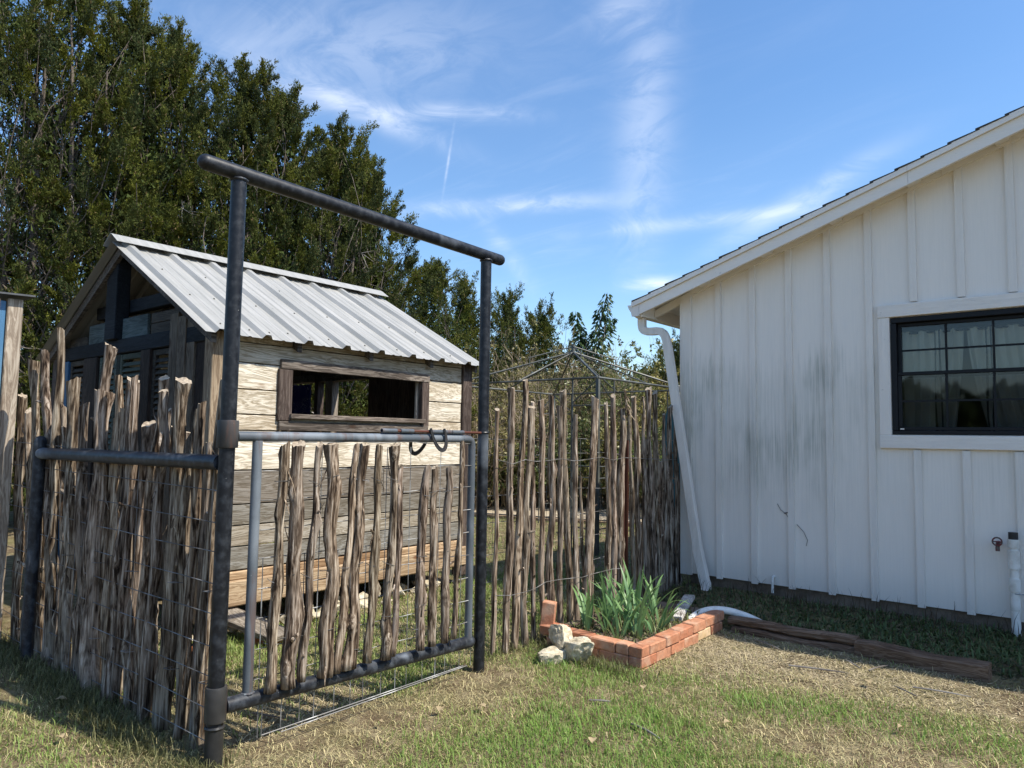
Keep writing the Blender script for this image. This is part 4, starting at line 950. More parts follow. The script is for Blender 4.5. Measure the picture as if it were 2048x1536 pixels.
for course in range(3):                              # front row
    z = -.066 + BH/2 + course*(BH+.003); x = PLX1-.10-(0 if course % 2 else BL*.45)
    if course % 2 == 0: brick((PLX1-.10-BL*.22, PLY0+.0, z), 0, BL*.45-.004)
    k = 0
    while x > PLX0+.06:
        l = BL*rnd(.95, 1.05)
        if course == 2 and k == 2: brick((x-l/2, PLY0+.01, z+.012), .03, l-.006, tilt=.12)
        else: brick((x-l/2, PLY0+rnd(-.006, .006), z+(.006*k if course == 2 else 0)), 0, l-.005)
        x -= l; k += 1
brick((PLX0+.03, PLY0+.02, .225), .5, .10, .17, .085, ry=.1)
MB().box(PLX0+.0, PLX1-.10, PLY0+.052, PLY1+.3, -.05, .10).build('soil', 'foundation', pln)

def sword_leaf(base, az, lean, L, w, seed, parent, bend=.3, hue=0):
    rs = np.random.RandomState(seed); d = Vector((math.cos(az), math.sin(az), 0)); s_ = Vector((-d.y, d.x, 0)); V = []; Fq = []; Cc = []; m = 9
    for i in range(m+1):
        t = i/m; a = lean + bend*t*t; 
        c = Vector(base) + d*(L*math.sin(a)*t) + Vector((0, 0, L*math.cos(a)*t)); ww = w*(.75+.6*t)*(1-t**3.2)*.5
        nrm = d*math.cos(a)-Vector((0, 0, 1))*math.sin(a)
        V += [c-s_*ww, c+nrm*ww*.28, c+s_*ww]
        cc = (.13+.05*t+hue*.07, .25+.07*t+hue*.07, .125-.01*t); 
        if t < .12: cc = (.22, .26, .11)
        Cc += [cc]*3
    for i in range(m):
        for j in (0, 1): Fq.append((i*3+j, i*3+j+1, (i+1)*3+j+1, (i+1)*3+j))
    o = np_mesh('leaf', np.array([tuple(v) for v in V]), np.array(Fq), 'leaf', np.array(Cc), parent); o.data.polygons.foreach_set('use_smooth', [True]*len(o.data.polygons)); return o
IR = [(-3.08, 4.66, 5, .40), (-2.80, 4.68, 6, .44), (-2.92, 4.86, 6, .52), (-2.60, 4.72, 5, .36), (-3.02, 4.52, 6, .42), (-2.88, 4.60, 5, .40), (-2.97, 4.72, 6, .50), (-2.78, 4.80, 7, .50), (-2.66, 4.62, 6, .40), (-2.84, 4.98, 6, .52), (-2.68, 5.00, 6, .46), (-3.0, 4.95, 5, .48), (-2.74, 4.50, 5, .30), (-2.64, 4.86, 5, .42), (-2.86, 5.22, 4, .42)]
for i, (x, y, k, h) in enumerate(IR):
    pl = empty('iris_plant', (x, y, .09), 'iris plant with upright sword-shaped leaves growing in the brick planter', 'plant', 'irises in the brick planter')
    faz = rnd(0, 3.14)
    for j in range(k):
        u = (j-(k-1)/2)/max(1, (k-1)/2); az = faz if u > 0 else faz+math.pi
        sword_leaf((x+math.cos(faz)*.02*u*k*.35, y+math.sin(faz)*.02*u*k*  .35, .085), az+rnd(-.5, .5), abs(u)*.42+rnd(.0, .16), h*rnd(.8, 1.2)*(1-.15*abs(u)), rnd(.020, .031), i*20+j, pl, rnd(.05, .45) if random.random() < .9 else .8, rnd(-.3, .5))

# loose downspout length, drain pipe
n = NT('dirty_aluminium'); b_ = n.noise(n.coord('Object'), 14, 6, .7); MAT['dirty_alu'] = n.set(n.ramp(b_, [(.35, (.16, .13, .10)), (.52, (.46, .44, .41)), (.7, (.62, .60, .57))]), .5)
b_ = None
dsl = rect_duct([(-2.66, 5.22, .125), (-2.76, 5.52, .145), (-2.86, 5.86, .165)], .085, .035, (0, 0, 1), .004).build('gutter_offcut', 'dirty_alu', None, 'short white ribbed downspout piece lying behind the brick planter', 'downspout', smooth=True, ang=35)
MB().tube(bez([(-2.62, 5.36, .09), (-2.60, 5.52, .17), (-2.52, 5.66, .17), (-2.38, 5.72, .15), (-2.24, 5.86, .05)], 16), .029, 14).build('drain_pipe', 'pvc', None, 'curved white plastic drain pipe lying beside the brick planter', 'pipe', smooth=True)

# landscape timbers
def timber(p, q, w, h, z, label):
    p = Vector((*p, 0)); q = Vector((*q, 0)); L = (q-p).length; a = math.atan2(q.y-p.y, q.x-p.x); mb = MB(); m = 14; b = .014
    sec = [(-w/2+b, 0), (w/2-b, 0), (w/2, b), (w/2, h-b), (w/2-b, h), (-w/2+b, h), (-w/2, h-b), (-w/2, b)]
    for i in range(m+1):
        for yy, z_ in sec: mb.v.append((-L/2+L*i/m, yy+rnd(-.003, .003), z_+rnd(-.003, .003)+.006*math.sin(i*.6)))
    for i in range(m):
        for j in range(8): mb.f.append((i*8+j, i*8+(j+1) % 8, (i+1)*8+(j+1) % 8, (i+1)*8+j))
    mb.f += [tuple(range(8))[::-1], tuple(m*8+j for j in range(8))]
    o = mb.build('landscape_timber', 'timber_x', None, label, 'timber'); o.location = ((p.x+q.x)/2, (p.y+q.y)/2, z); o.rotation_euler[2] = a; return o
timber((-2.36, 5.60), (-1.47, 5.63), .10, .055, -.005, 'lower thin landscape timber under the shorter upper one by the planter')
timber((-2.40, 5.63), (-1.46, 5.655), .10, .055, .056, 'upper thin landscape timber stacked on another beside the planter')
timber((-1.455, 5.60), (-.66, 5.56), .125, .115, -.005, 'thick brown landscape timber edging the bed under the window')

# loose orange bricks seen under the left fence
for i, (x, y, a) in enumerate([(-4.86, 2.42, .3), (-4.98, 2.62, -.2), (-4.70, 2.98, .6)]):
    mb = MB().box(-.1, .1, -.045, .045, 0, .06, .006); o = mb.build('loose_brick', 'brick', None, 'loose orange brick lying on the ground behind the stick fence', 'brick', 'loose bricks behind the fence', color=(.55, .18, .07)); o.location = (x, y, gz(x, y)-.005); o.rotation_euler[2] = a

# ------------------------------------------------------------------ blue lean-to at the left edge
lt = empty('lean_to', (-5.95, 1.5, 0), 'blue sheet-metal lean-to with grey wooden corner post', 'shed')
n = NT('blue_metal'); b_ = n.noise(n.coord('World', (4, 4, .6)), 3, 5); MAT['bluemetal'] = n.set(n.mix(n.rng(b_, .4, .7), (.07, .19, .34), (.16, .29, .42)), .45, .2)
MB().box(-5.93, -5.875, 1.57, 1.665, -.1, 2.42, .006).build('corner_post', 'grey_wood_z', lt, color=(1.15, 1.12, 1.08))
MB().box(-5.925, -5.895, 1.10, 1.568, -.1, 2.40, .003).build('wall_sheet', 'bluemetal', lt)
MB().box(-5.865, -5.825, 1.36, 1.515, -.1, 2.40, .004).build('batten_board', 'grey_wood_z', lt, color=(.55, .5, .46))
MB().box(-7.2, -5.931, 1.62, 1.65, 0, 2.38, .003).build('wall_sheet', 'bluemetal', lt)
MB().box(-7.4, -5.82, .9, 1.72, 2.428, 2.44, rot=Matrix.Rotation(rad(2.0), 3, 'X')).build('roof_sheet', 'capmetal', lt)
MB().box(-7.2, -7.1, 1.0, 1.1, 0, 2.4, .004).build('post', 'grey_wood_z', lt)

# ------------------------------------------------------------------ background yard
gzb = empty('gazebo_frame', (-6.49, 9.27, 0), 'bare grey steel gazebo frame behind the tall stick fence', 'gazebo')
gx0, gx1, gy0, gy1, ge, ga = -7.84, -5.15, 7.93, 10.60, 2.31, 2.86
cs = [(gx1, gy0), (gx1, gy1), (gx0, gy1), (gx0, gy0)]; ctr = Vector((-6.47, 9.25, ga))
for i, (x, y) in enumerate(cs):
    x2, y2 = cs[(i+1) % 4]
    MB().box(x-.022, x+.022, y-.022, y+.022, 0, ge-.02).build('post', 'gazebo', gzb)
    MB().tube([(x, y, ge), (x2, y2, ge)], .016, 6).build('eave_rail', 'gazebo', gzb)
    MB().tube([(x, y, ge), tuple(ctr)], .015, 6).build('hip_rafter', 'gazebo', gzb)
    d = Vector((x2-x, y2-y, 0)).normalized()
    for s_, o_ in ((1, Vector((x, y, 0))), (-1, Vector((x2, y2, 0)))):
        p = o_ + d*s_*.40; MB().tube([tuple(p), (p.x, p.y, ge)], .011, 6).build('panel_bar', 'gazebo', gzb)
        for z in (.35, 1.0, 1.15, 1.95): MB().tube([(o_.x, o_.y, z), (p.x, p.y, z)], .008, 5).build('panel_rung', 'gazebo', gzb)
        MB().tube([(o_.x, o_.y, ge-.02), (p.x, p.y, ge-.32)], .008, 5).build('brace', 'gazebo', gzb)
    m_ = Vector(((x+x2)/2, (y+y2)/2, ge)); MB().tube([tuple(m_), tuple(ctr)], .011, 6).build('common_rafter', 'gazebo', gzb)
    e = ctr + (Vector((x, y, ge))-ctr)*.36 + Vector((0, 0, .095)); MB().tube([tuple(ctr+Vector((0, 0, .09))), tuple(e)], .010, 6).build('cap_rafter', 'gazebo', gzb)
    MB().tube([tuple(e), tuple(e-Vector((0, 0, .09)))], .007, 5).build('cap_strut', 'gazebo', gzb)
MB().tube([tuple(ctr-Vector((0, 0, .05))), tuple(ctr+Vector((0, 0, .12)))], .03, 8).build('hub', 'gazebo', gzb)
# gravel pad edged with boards
n = NT('gravel'); a = n.noise(n.coord('World'), 24, 5, .7); n.bump(a, .8, .03); MAT['gravel'] = n.set(n.ramp(a, [(.3, (.28, .22, .14)), (.7, (.58, .49, .36))]), .95)
pad = MB(); pad.prism([(-12.5, 9.1), (-3.9, 11.9), (-5.2, 15.6), (-13.8, 12.8)], 'z', -.05, .10); pad.build('gravel_pad', 'gravel', kind='structure')
be = empty('pad_border', (-8, 10.5, 0), 'wooden board edging along the tan gravel pad behind the fence', 'edging')
for t in range(4):
    a_ = Vector((-12.52, 9.05, 0)).lerp(Vector((-3.88, 11.85, 0)), t/4+.001); b2 = Vector((-12.52, 9.05, 0)).lerp(Vector((-3.88, 11.85, 0)), (t+1)/4-.001); L = (b2-a_).length
    mb = MB().box(-L/2, L/2, -.025, .025, 0, .16, .006); o = mb.build('board', 'beam_y', be); o.location = (a_+b2)/2 - wloc(be); o.rotation_euler[2] = math.atan2(b2.y-a_.y, b2.x-a_.x)
tub = empty('plastic_tub', (-10.0, 11.55, .1), 'black plastic nursery tub standing on the gravel pad', 'tub')
mb = MB(); mb.tube([(-10.0, 11.6, .10), (-10.0, 11.6, .46), (-10.0, 11.6, .46), (-10.0, 11.6, .50), (-10.0, 11.6, .50), (-10., 11.6, .15)], [.24, .29, .31, .31, .28, .22], 20); mb.build('body', 'rubber', tub, smooth=True, ang=30)
n = NT('teal_plastic'); MAT['tealp'] = n.set(n.mix(n.noise(n.coord('Object'), 5, 4), (.03, .125, .145), (.055, .17, .19)), .55)
arc = [(-4.36, .1), (-3.50, .1)] + [(-3.93+.43*math.cos(a), 1.62+.50*math.sin(a)) for a in np.linspace(0, math.pi, 18)]
th = empty('arched_hood', (-3.93, 8.3, .1), 'teal round-topped panel beside the house behind the fence', 'panel')
MB().prism(arc, 'y', 8.2, 8.26).build('face', 'tealp', th)
arc2 = [(-4.39, .1), (-3.47, .1)] + [(-3.93+.46*math.cos(a), 1.62+.53*math.sin(a)) for a in np.linspace(0, math.pi, 18)]
MB().prism(arc2, 'y', 8.262, 8.75).build('body', 'tealp', th)
# white outbuilding far away
ob = empty('outbuilding', (-20.5, 17.3, 0), 'small white metal outbuilding far behind the plank shed', 'building')
n = NT('white_metal'); MAT['wmetal'] = n.set(n.mix(n.noise(n.coord('World', (6, 6, .5)), 2), (.60, .60, .57), (.74, .74, .72)), .5)
ud = Vector((.64, .77, 0)).normalized(); vd = Vector((-ud.y, ud.x, 0)); oc = Vector((-20.3, 17.6, 0))
def obq(pts, depth0, depth1, nm, mt):
    mb = MB(); n0 = len(pts)
    vs_ = [tuple(oc+ud*u+vd*depth0+Vector((0, 0, z))) for u, z in pts] + [tuple(oc+ud*u+vd*depth1+Vector((0, 0, z))) for u, z in pts]
    mb.add(vs_, [tuple(range(n0)), tuple(range(2*n0-1, n0-1, -1))] + [(i, i+n0, (i+1) % n0+n0, (i+1) % n0) for i in range(n0)]); mb.build(nm, mt, ob)
obq([(-1.3, 0), (1.3, 0), (1.3, 2.35), (0, 3.1), (-1.3, 2.35)], 0, 2.4, 'wall', 'wmetal')
for k in range(7): obq([(-1.3+k*.43-.02, 0), (-1.3+k*.43+.02, 0), (-1.3+k*.43+.02, 2.3), (-1.3+k*.43-.02, 2.3)], -.03, -.002, 'rib', 'wmetal')
obq([(-1.45, 2.30), (0, 3.14), (1.45, 2.30), (1.45, 2.37), (0, 3.21), (-1.45, 2.37)], -.15, 2.55, 'roof', 'capmetal')

# ------------------------------------------------------------------ junipers
def quads(C_, A_, S_, L_, W_):
    """diamond leaf sprays: centre base C, direction A, side S"""
    n_ = len(C_); V = np.empty((n_, 4, 3), np.float32)
    V[:, 0] = C_; V[:, 1] = C_ + A_*(L_*.5)[:, None] + S_*(W_*.5)[:, None]; V[:, 2] = C_ + A_*L_[:, None]; V[:, 3] = C_ + A_*(L_*.5)[:, None] - S_*(W_*.5)[:, None]
    return V.reshape(-1, 3), np.arange(n_*4).reshape(-1, 4)
def nrm(a): return a/np.maximum(np.linalg.norm(a, axis=-1, keepdims=True), 1e-6)
def twigtubes(P0, P1, r0_, r1_, sag, rs, sides=3, seg=4):
    """many thin tapering branches at once"""
    n_ = len(P0); V = []; T = np.linspace(0, 1, seg+1); d = nrm(P1-P0); a = nrm(np.cross(d, rs.randn(n_, 3))); b = np.cross(d, a)
    off = rs.randn(n_, 3)*np.linalg.norm(P1-P0, axis=1)[:, None]*.10
    for t in T:
        c = P0+(P1-P0)*t + off*math.sin(t*math.pi); c[:, 2] -= sag*np.linalg.norm(P1-P0, axis=1)*t*(1-t)
        r_ = (r0_+(r1_-r0_)*t)
        for j in range(sides):
            q = 2*math.pi*j/sides; V.append(c + (r_[:, None] if hasattr(r_, 'shape') else r_)*(a*math.cos(q)+b*math.sin(q)))
    V = np.stack(V, 1); k = (seg+1)*sides; Fq = []
    for i in range(seg):
        for j in range(sides): Fq.append((i*sides+j, i*sides+(j+1) % sides, (i+1)*sides+(j+1) % sides, (i+1)*sides+j))
    Fq = (np.array(Fq)[None]+np.arange(n_)[:, None, None]*k).reshape(-1, 4)
    return V.reshape(-1, 3), Fq
def at(px, py, d):
    v = Fv + Rv*((px-1024)/1446) - Uv*((py-768)/1446); return np.array(Vector((0, 0, 1.5))+v*d)
def juniper(pos, H, R, seed, npl, label, low=.06, leafsc=1., sprays=12, per=15, cone=.75, dead=60, tone=1.0, group='juniper trees behind the yard'):
    rs = np.random.RandomState(seed); pos = np.array([pos[0], pos[1], 0.])
    tr = empty('juniper_tree', (pos[0], pos[1], 0), label, 'tree', group)
    tk = MB(); lean = rs.randn(2)*.25
    stems = []
    for s_ in range(rs.randint(2, 4)):
        a = rs.rand()*6.28; p = Vector((pos[0]+.15*math.cos(a), pos[1]+.15*math.sin(a), -.15)); e = Vector((pos[0]+lean[0]+R*.28*math.cos(a), pos[1]+lean[1]+R*.28*math.sin(a), H*(.78+.12*rs.rand()))); m = p.lerp(e, .45)+Vector((rs.randn()*.25, rs.randn()*.25, 0))
        pth = bez([p, m, e], 10); stems.append(pth); tk.tube(pth, list(np.linspace(.10, .012, 11)*H/8), 8)
    tk.build('trunk', 'trunk', tr, smooth=True)
    # plume anchors
    t = low + (1-low)*rs.rand(npl)**1.0; ang = rs.rand(npl)*2*math.pi
    prof = np.clip((1-t)**cone*1.12, .05, 1)*np.clip(.45+2.6*t, 0, 1)
    lobes = 1 + .28*np.sin(ang*3+seed+t*6) + .18*np.sin(ang*5+2*seed-t*9)
    rr = R*prof*lobes*(rs.rand(npl)**.36)
    P = np.stack([pos[0]+lean[0]*t+rr*np.cos(ang), pos[1]+lean[1]*t+rr*np.sin(ang), H*t*.96], 1)
    out = nrm(np.stack([np.cos(ang), np.sin(ang), np.zeros(npl)], 1)*(rr/R+.15)[:, None]*(1.15-.7*t)[:, None] + np.array([0, 0, .62])+rs.randn(npl, 3)*.22)
    Lp = (.34+.42*rs.rand(npl))*(.75+.25*H/8)
    hue = rs.rand(npl)
    # limbs from the stems to the anchors
    st = [stems[i % len(stems)] for i in range(npl)]
    src = np.array([tuple(s_[min(10, max(1, int(10*tt*.8)))]) for s_, tt in zip(st, t)])
    sel = rs.rand(npl) < .5
    V1, F1 = twigtubes(src[sel], P[sel], .020*H/8*(1.25-t[sel]), np.full(sel.sum(), .006), .08, rs, 4, 5)
    np_mesh('limbs', V1, F1, 'trunk', None, tr)
    if dead:
        k = rs.randint(0, npl, dead); lowk = P[k]*np.array([1, 1, .8]); dd = nrm(out[k]*np.array([1, 1, .2])+rs.randn(dead, 3)*.5)
        q0 = lowk; q1 = lowk+dd*(.25+.5*rs.rand(dead))[:, None]
        Va, Fa = twigtubes(q0, q1, np.full(dead, .010), np.full(dead, .003), .15, rs, 3, 4)
        m0 = q0+(q1-q0)*.5; kk = np.repeat(np.arange(dead), 4); s0 = m0[kk]+rs.randn(dead*4, 3)*.05; s1 = s0+nrm(dd[kk]+rs.randn(dead*4, 3)*.9)*(.12+.25*rs.rand(dead*4))[:, None]
        Vb, Fb = twigtubes(s0, s1, np.full(dead*4, .005), np.full(dead*4, .0018), .1, rs, 3, 2)
        np_mesh('dead_twigs', np.concatenate([Va, Vb]), np.concatenate([Fa, Fb+len(Va)]), 'twig', None, tr, kind='stuff')
    # sprays in each plume
    M_ = npl*sprays; pi_ = np.repeat(np.arange(npl), sprays); u = rs.rand(M_)**.8
    side = nrm(np.cross(out[pi_], rs.randn(M_, 3)))
    base = P[pi_] + out[pi_]*(Lp[pi_]*u)[:, None]
    sdir = nrm(out[pi_]*.75 + side*(.80-.45*u)[:, None]+np.array([0, 0, .25])); sl = Lp[pi_]*(.48-.30*u)*(.7+.6*rs.rand(M_))
    K = M_*per; si = np.repeat(np.arange(M_), per); w = rs.rand(K)
    C_ = base[si] + sdir[si]*(sl[si]*w)[:, None] + rs.randn(K, 3)*.018
    A_ = nrm(sdir[si]*.8 + rs.randn(K, 3)*.40 + np.array([0, 0, .15])); S_ = nrm(np.cross(A_, rs.randn(K, 3)))
    L_ = (.028+.032*rs.rand(K))*leafsc; W_ = (.015+.010*rs.rand(K))*leafsc
    V = np.stack([C_-S_*(W_*.5)[:, None], C_+S_*(W_*.5)[:, None], C_+A_*L_[:, None]], 1).reshape(-1, 3).astype(np.float32); Fq = np.arange(K*3).reshape(-1, 3)
    # dense shaded inner foliage
    NI = 7000; ti = low + (1-low)*rs.rand(NI); ai = rs.rand(NI)*6.28; pf = np.clip((1-ti)**cone*1.12, .05, 1)*np.clip(.45+2.6*ti, 0, 1)*(1+.28*np.sin(ai*3+seed+ti*6)+.18*np.sin(ai*5+2*seed-ti*9)); ri = R*pf*.74*np.sqrt(rs.rand(NI))
    Ci = np.stack([pos[0]+lean[0]*ti+ri*np.cos(ai), pos[1]+lean[1]*ti+ri*np.sin(ai), H*ti*.95], 1); Ai = nrm(rs.randn(NI, 3)*.6+np.array([0, 0, .6])); Si = nrm(np.cross(Ai, rs.randn(NI, 3)))
    Wi = .014+.018*rs.rand(NI); Li = .07+.08*rs.rand(NI); VI = np.stack([Ci-Si*Wi[:, None], Ci+Si*Wi[:, None], Ci+Ai*Li[:, None]], 1).reshape(-1, 3)
    h = hue[pi_][si]; j = .8+.4*rs.rand(K); gcol = np.stack([(.052+.066*h)*j, (.070+.057*h)*j, (.019+.011*(1-h))*j], 1)*tone
    br = rs.rand(K) < .05; gcol[br] = np.array([.20, .15, .07])
    V = np.concatenate([V, VI.astype(np.float32)]); Fq = np.arange(len(V)).reshape(-1, 3); gcol = np.concatenate([gcol, np.array([.07, .095, .026])*(.7+.5*rs.rand(NI, 1))])
    np_mesh('crown', V, Fq, 'foliage', np.repeat(gcol, 3, 0), tr)
    return tr
JT = [  # px, depth, height, radius, plumes, label
    (-60, 11.0, 9.4, 2.6, 340, 'tallest dark juniper rising past the blue lean-to', .03, 1.0),
    (100, 11.6, 9.4, 1.9, 320, 'full dark juniper between the lean-to and the shed gable', .03, 1.0),
    (228, 11.8, 8.60, 1.75, 330, 'pointed dense juniper directly behind the shed front gable', .03, 1.0),
    (335, 12.2, 8.35, 1.7, 320, 'juniper with a thin leader tip behind the front of the shed ridge', .03, 1.0),
    (435, 12.2, 8.05, 1.75, 330, 'broad juniper behind the shed roof with many feathery tips', .03, 1.0),
    (525, 12.5, 7.55, 1.75, 320, 'juniper behind the middle of the shed ridge', .03, 1.0),
    (625, 12.8, 7.10, 1.7, 310, 'juniper behind the shed ridge with shorter upturned branches', .03, .95),
    (700, 13.2, 6.65, 1.45, 270, 'juniper at the end of the tall row with open ragged side', .03, .95),
    (775, 13.6, 4.75, 1.2, 180, 'slender low juniper beside the tall row', .03, .9),
    (875, 16.5, 5.45, 1.7, 260, 'bushy mid-height juniper seen past the shed roof end', .03, 1.1),
    (945, 18.0, 5.3, 1.5, 220, 'juniper behind the right arch post', .03, 1.1),
    (1015, 19.5, 5.35, 1.3, 170, 'narrow juniper above the brown thicket', .03, 1.1),
    (1090, 20.5, 5.2, 1.7, 190, 'low spreading juniper fading behind the thicket', .03, 1.1),
    (1345, 17.0, 3.75, 1.2, 150, 'dark young juniper behind the downspout', .03, 1.0),
    (1420, 19.0, 3.9, 1.6, 150, 'juniper mostly hidden by the house corner', .03, 1.1),
    (330, 16.0, 8.0, 2.6, 240, 'shaded juniper filling the gaps in the second row', .03, 1.5),
    (80, 15.5, 9.0, 2.7, 240, 'shaded juniper behind the tallest one', .03, 1.5),
    (560, 16.5, 6.6, 2.5, 220, 'shaded juniper far behind the shed ridge', .03, 1.5),
    (730, 17.5, 5.0, 2.0, 200, 'shaded juniper far behind the ragged one', .03, 1.5)]
for i, (px, d, H, R, npl, lab, low, ls) in enumerate(JT):
    p = at(px, 900, d); juniper((p[0], p[1]), H, R, 40+i, int(npl*(1.0 if i < 15 else .4)), lab, low, ls*1.05, sprays=19, per=22 if d < 15 else 11, cone=.62 if d > 14 else .58, dead=45 if d < 13.5 else 0)

# ------------------------------------------------------------------ thicket, shrubs, young tree
def shrub(pos, H, R, seed, stems, leaves, label, lc, twigc, leafL=.05, name='shrub', group='shrubs beyond the fence', leafW=.5):
    rs = np.random.RandomState(seed); sh = empty(name, (pos[0], pos[1], 0), label, 'shrub', group)
    a = rs.rand(stems)*6.28; r_ = R*rs.rand(stems)**.6; P0 = np.stack([pos[0]+.3*r_*np.cos(a), pos[1]+.3*r_*np.sin(a), np.full(stems, -.05)], 1)
    P1 = np.stack([pos[0]+r_*np.cos(a), pos[1]+r_*np.sin(a), H*(.55+.45*rs.rand(stems))*(1-.35*(r_/R)**2)], 1)
    V1, F1 = twigtubes(P0, P1, np.full(stems, .014), np.full(stems, .004), -.25, rs, 3, 5)
    nb = stems*9; k = rs.randint(0, stems, nb); t = .3+.7*rs.rand(nb); q0 = P0[k]+(P1[k]-P0[k])*t[:, None]; q0[:, 2] += .25*t*(1-t)*H
    dq = nrm(rs.randn(nb, 3)*.8+np.array([0, 0, .7])+nrm(P1[k]-P0[k])*.3); q1 = q0+dq*(.2+.5*rs.rand(nb))[:, None]*H/2.6
    V2, F2 = twigtubes(q0, q1, np.full(nb, .006), np.full(nb, .002), .05, rs, 3, 3)
    nc = nb*2; k2 = rs.randint(0, nb, nc); c0 = q0[k2]+(q1[k2]-q0[k2])*rs.rand(nc, 1); c1 = c0+nrm(dq[k2]+rs.randn(nc, 3)*.7)*(.12+.22*rs.rand(nc))[:, None]
    V3, F3 = twigtubes(c0, c1, np.full(nc, .0032), np.full(nc, .0015), .05, rs, 3, 2)
    V = np.concatenate([V1, V2, V3]); Fq = np.concatenate([F1, F2+len(V1), F3+len(V1)+len(V2)])
    col = np.array(twigc)*(.75+.5*rs.rand(len(V), 1)); np_mesh('twigs', V, Fq, 'litter', col, sh)
    if leaves:
        ki = rs.randint(0, nc, leaves); C_ = c0[ki]+(c1[ki]-c0[ki])*rs.rand(leaves, 1); A_ = nrm(rs.randn(leaves, 3)*.9+np.array([0, 0, -.2])); S_ = nrm(np.cross(A_, rs.randn(leaves, 3)))
        L_ = leafL*(.6+.8*rs.rand(leaves)); Vl, Fl = quads(C_, A_, S_, L_, L_*leafW); cl = np.array(lc)*(.6+.8*rs.rand(leaves, 1)); np_mesh('foliage', Vl, Fl, 'leaf', np.repeat(cl, 4, 0), sh)
    return sh
tan_, oli, grn = (.36, .285, .20), (.24, .21, .08), (.13, .17, .05)
SH = [(1120, 21, 4.3, 1.9, 40, 9000, 'tall olive scrub behind the bare brown thicket', (.17, .18, .07), tan_), (1195, 21, 4.15, 1.9, 40, 9000, 'tall olive scrub behind the young glossy tree', (.19, .19, .07), tan_), (1275, 21, 4.2, 1.9, 40, 9000, 'tall green scrub behind the sparse shrub', (.16, .19, .07), tan_), (1350, 21, 4.2, 1.8, 36, 8000, 'tall green scrub beyond the house corner', (.16, .18, .065), tan_), (1040, 20, 4.4, 1.8, 40, 8000, 'tall tan scrub behind the right arch post', (.18, .17, .07), tan_),
      (985, 15.2, 3.4, 1.4, 44, 5200, 'tan twiggy thicket clump beside the right arch post', oli, tan_), (1060, 15.8, 3.75, 1.5, 52, 5200, 'bare brown thicket clump standing above the gazebo frame', oli, (.42, .34, .25)),
      (1135, 16.5, 3.7, 1.5, 48, 7000, 'olive brown thicket clump behind the gazebo peak', (.23, .21, .08), tan_), (1205, 16.0, 3.55, 1.3, 40, 9000, 'leafy olive shrub right of the gazebo peak', (.18, .20, .07), (.26, .2, .14)),
      (1265, 17.0, 3.6, 1.2, 34, 7000, 'sparse green shrub with sky showing between its twigs', (.16, .20, .07), (.3, .25, .18)), (1310, 15.2, 3.1, 1.25, 40, 11000, 'golden green leafy shrub beside the downspout', (.33, .285, .085), (.2, .16, .1)),
      (1395, 15.0, 3.0, 1.2, 30, 7000, 'green shrub half hidden by the house corner', (.19, .21, .07), (.2, .16, .1)), (925, 14.3, 2.9, 1.2, 36, 5000, 'tan shrub between the shed and the arch post', oli, tan_),
      (1010, 14.6, 2.0, 1.0, 30, 6500, 'low leafy shrub behind the black tub', grn, (.2, .16, .1)), (1100, 15.0, 1.9, 1.1, 30, 7000, 'low green shrub behind the gazebo posts', grn, (.2, .16, .1)), (1180, 15.0, 1.9, 1.1, 30, 7000, 'low dark shrub under the olive thicket', (.11, .14, .05), (.2, .16, .1)),
      (1260, 14.5, 1.9, 1.1, 30, 8000, 'low yellow green shrub at the edge of the gravel pad', (.22, .21, .065), (.2, .16, .1)), (1340, 13.5, 1.9, 1.0, 26, 6500, 'low green shrub behind the teal panel', grn, (.2, .16, .1)),
      (700, 19.0, 2.6, 1.6, 30, 6000, 'green shrub seen through the shed window opening', grn, (.2, .16, .1)), (850, 17.0, 2.4, 1.6, 30, 6000, 'low shrub behind the far end of the plank shed', oli, tan_)]
for i, (px, d, H, R, st, lv, lab, lc, twc) in enumerate(SH):
    p = at(px, 900, d); shrub((p[0], p[1]), H, R, 200+i, int(st*1.0), int(lv*1.2), lab, lc, twc, .062 if d < 18 else .10)
# young broad-leaved tree with drooping glossy leaves
yp = at(1178, 900, 17.0); yt = empty('young_tree', (yp[0], yp[1], 0), 'young glossy-leaved tree with drooping leaves above the thicket', 'tree')
rs = np.random.RandomState(5); P0 = []; P1 = []
MB().tube([(yp[0], yp[1], -.1), (yp[0]+.1, yp[1], 2.), (yp[0]+.05, yp[1]+.05, 3.6)], [.05, .035, .02], 6).build('trunk', 'trunk', yt, smooth=True)
rgt = np.array(Rv); LV = []
for (dx, z0, z1) in ((-.38, 3.0, 4.55), (.12, 3.0, 4.95), (.40, 3.2, 4.45), (-.08, 2.9, 4.2), (.25, 3., 4.6)):
    P0.append(np.array([yp[0], yp[1], z0-.4])); P1.append(np.array([yp[0], yp[1], z1])+rgt*dx+np.array([rs.randn()*.15, rs.randn()*.15, 0]))
Vb, Fb = twigtubes(np.array(P0), np.array(P1), np.full(5, .018), np.full(5, .004), 0, rs, 4, 6); np_mesh('branches', Vb, Fb, 'twig', None, yt)
NL = 1700; k = rs.randint(0, 5, NL); t = rs.rand(NL)**.8; C_ = np.array(P0)[k]+(np.array(P1)-np.array(P0))[k]*t[:, None]; aa = rs.rand(NL)*6.28
dr = np.stack([np.cos(aa), np.sin(aa), np.zeros(NL)], 1); C_ = C_+dr*(.04+.30*rs.rand(NL)*(1.15-t))[:, None]; A_ = nrm(dr*.7+np.array([0, 0, -.75])+rs.randn(NL, 3)*.25); S_ = nrm(np.cross(A_, np.array([0, 0, 1.])+rs.randn(NL, 3)*.4))
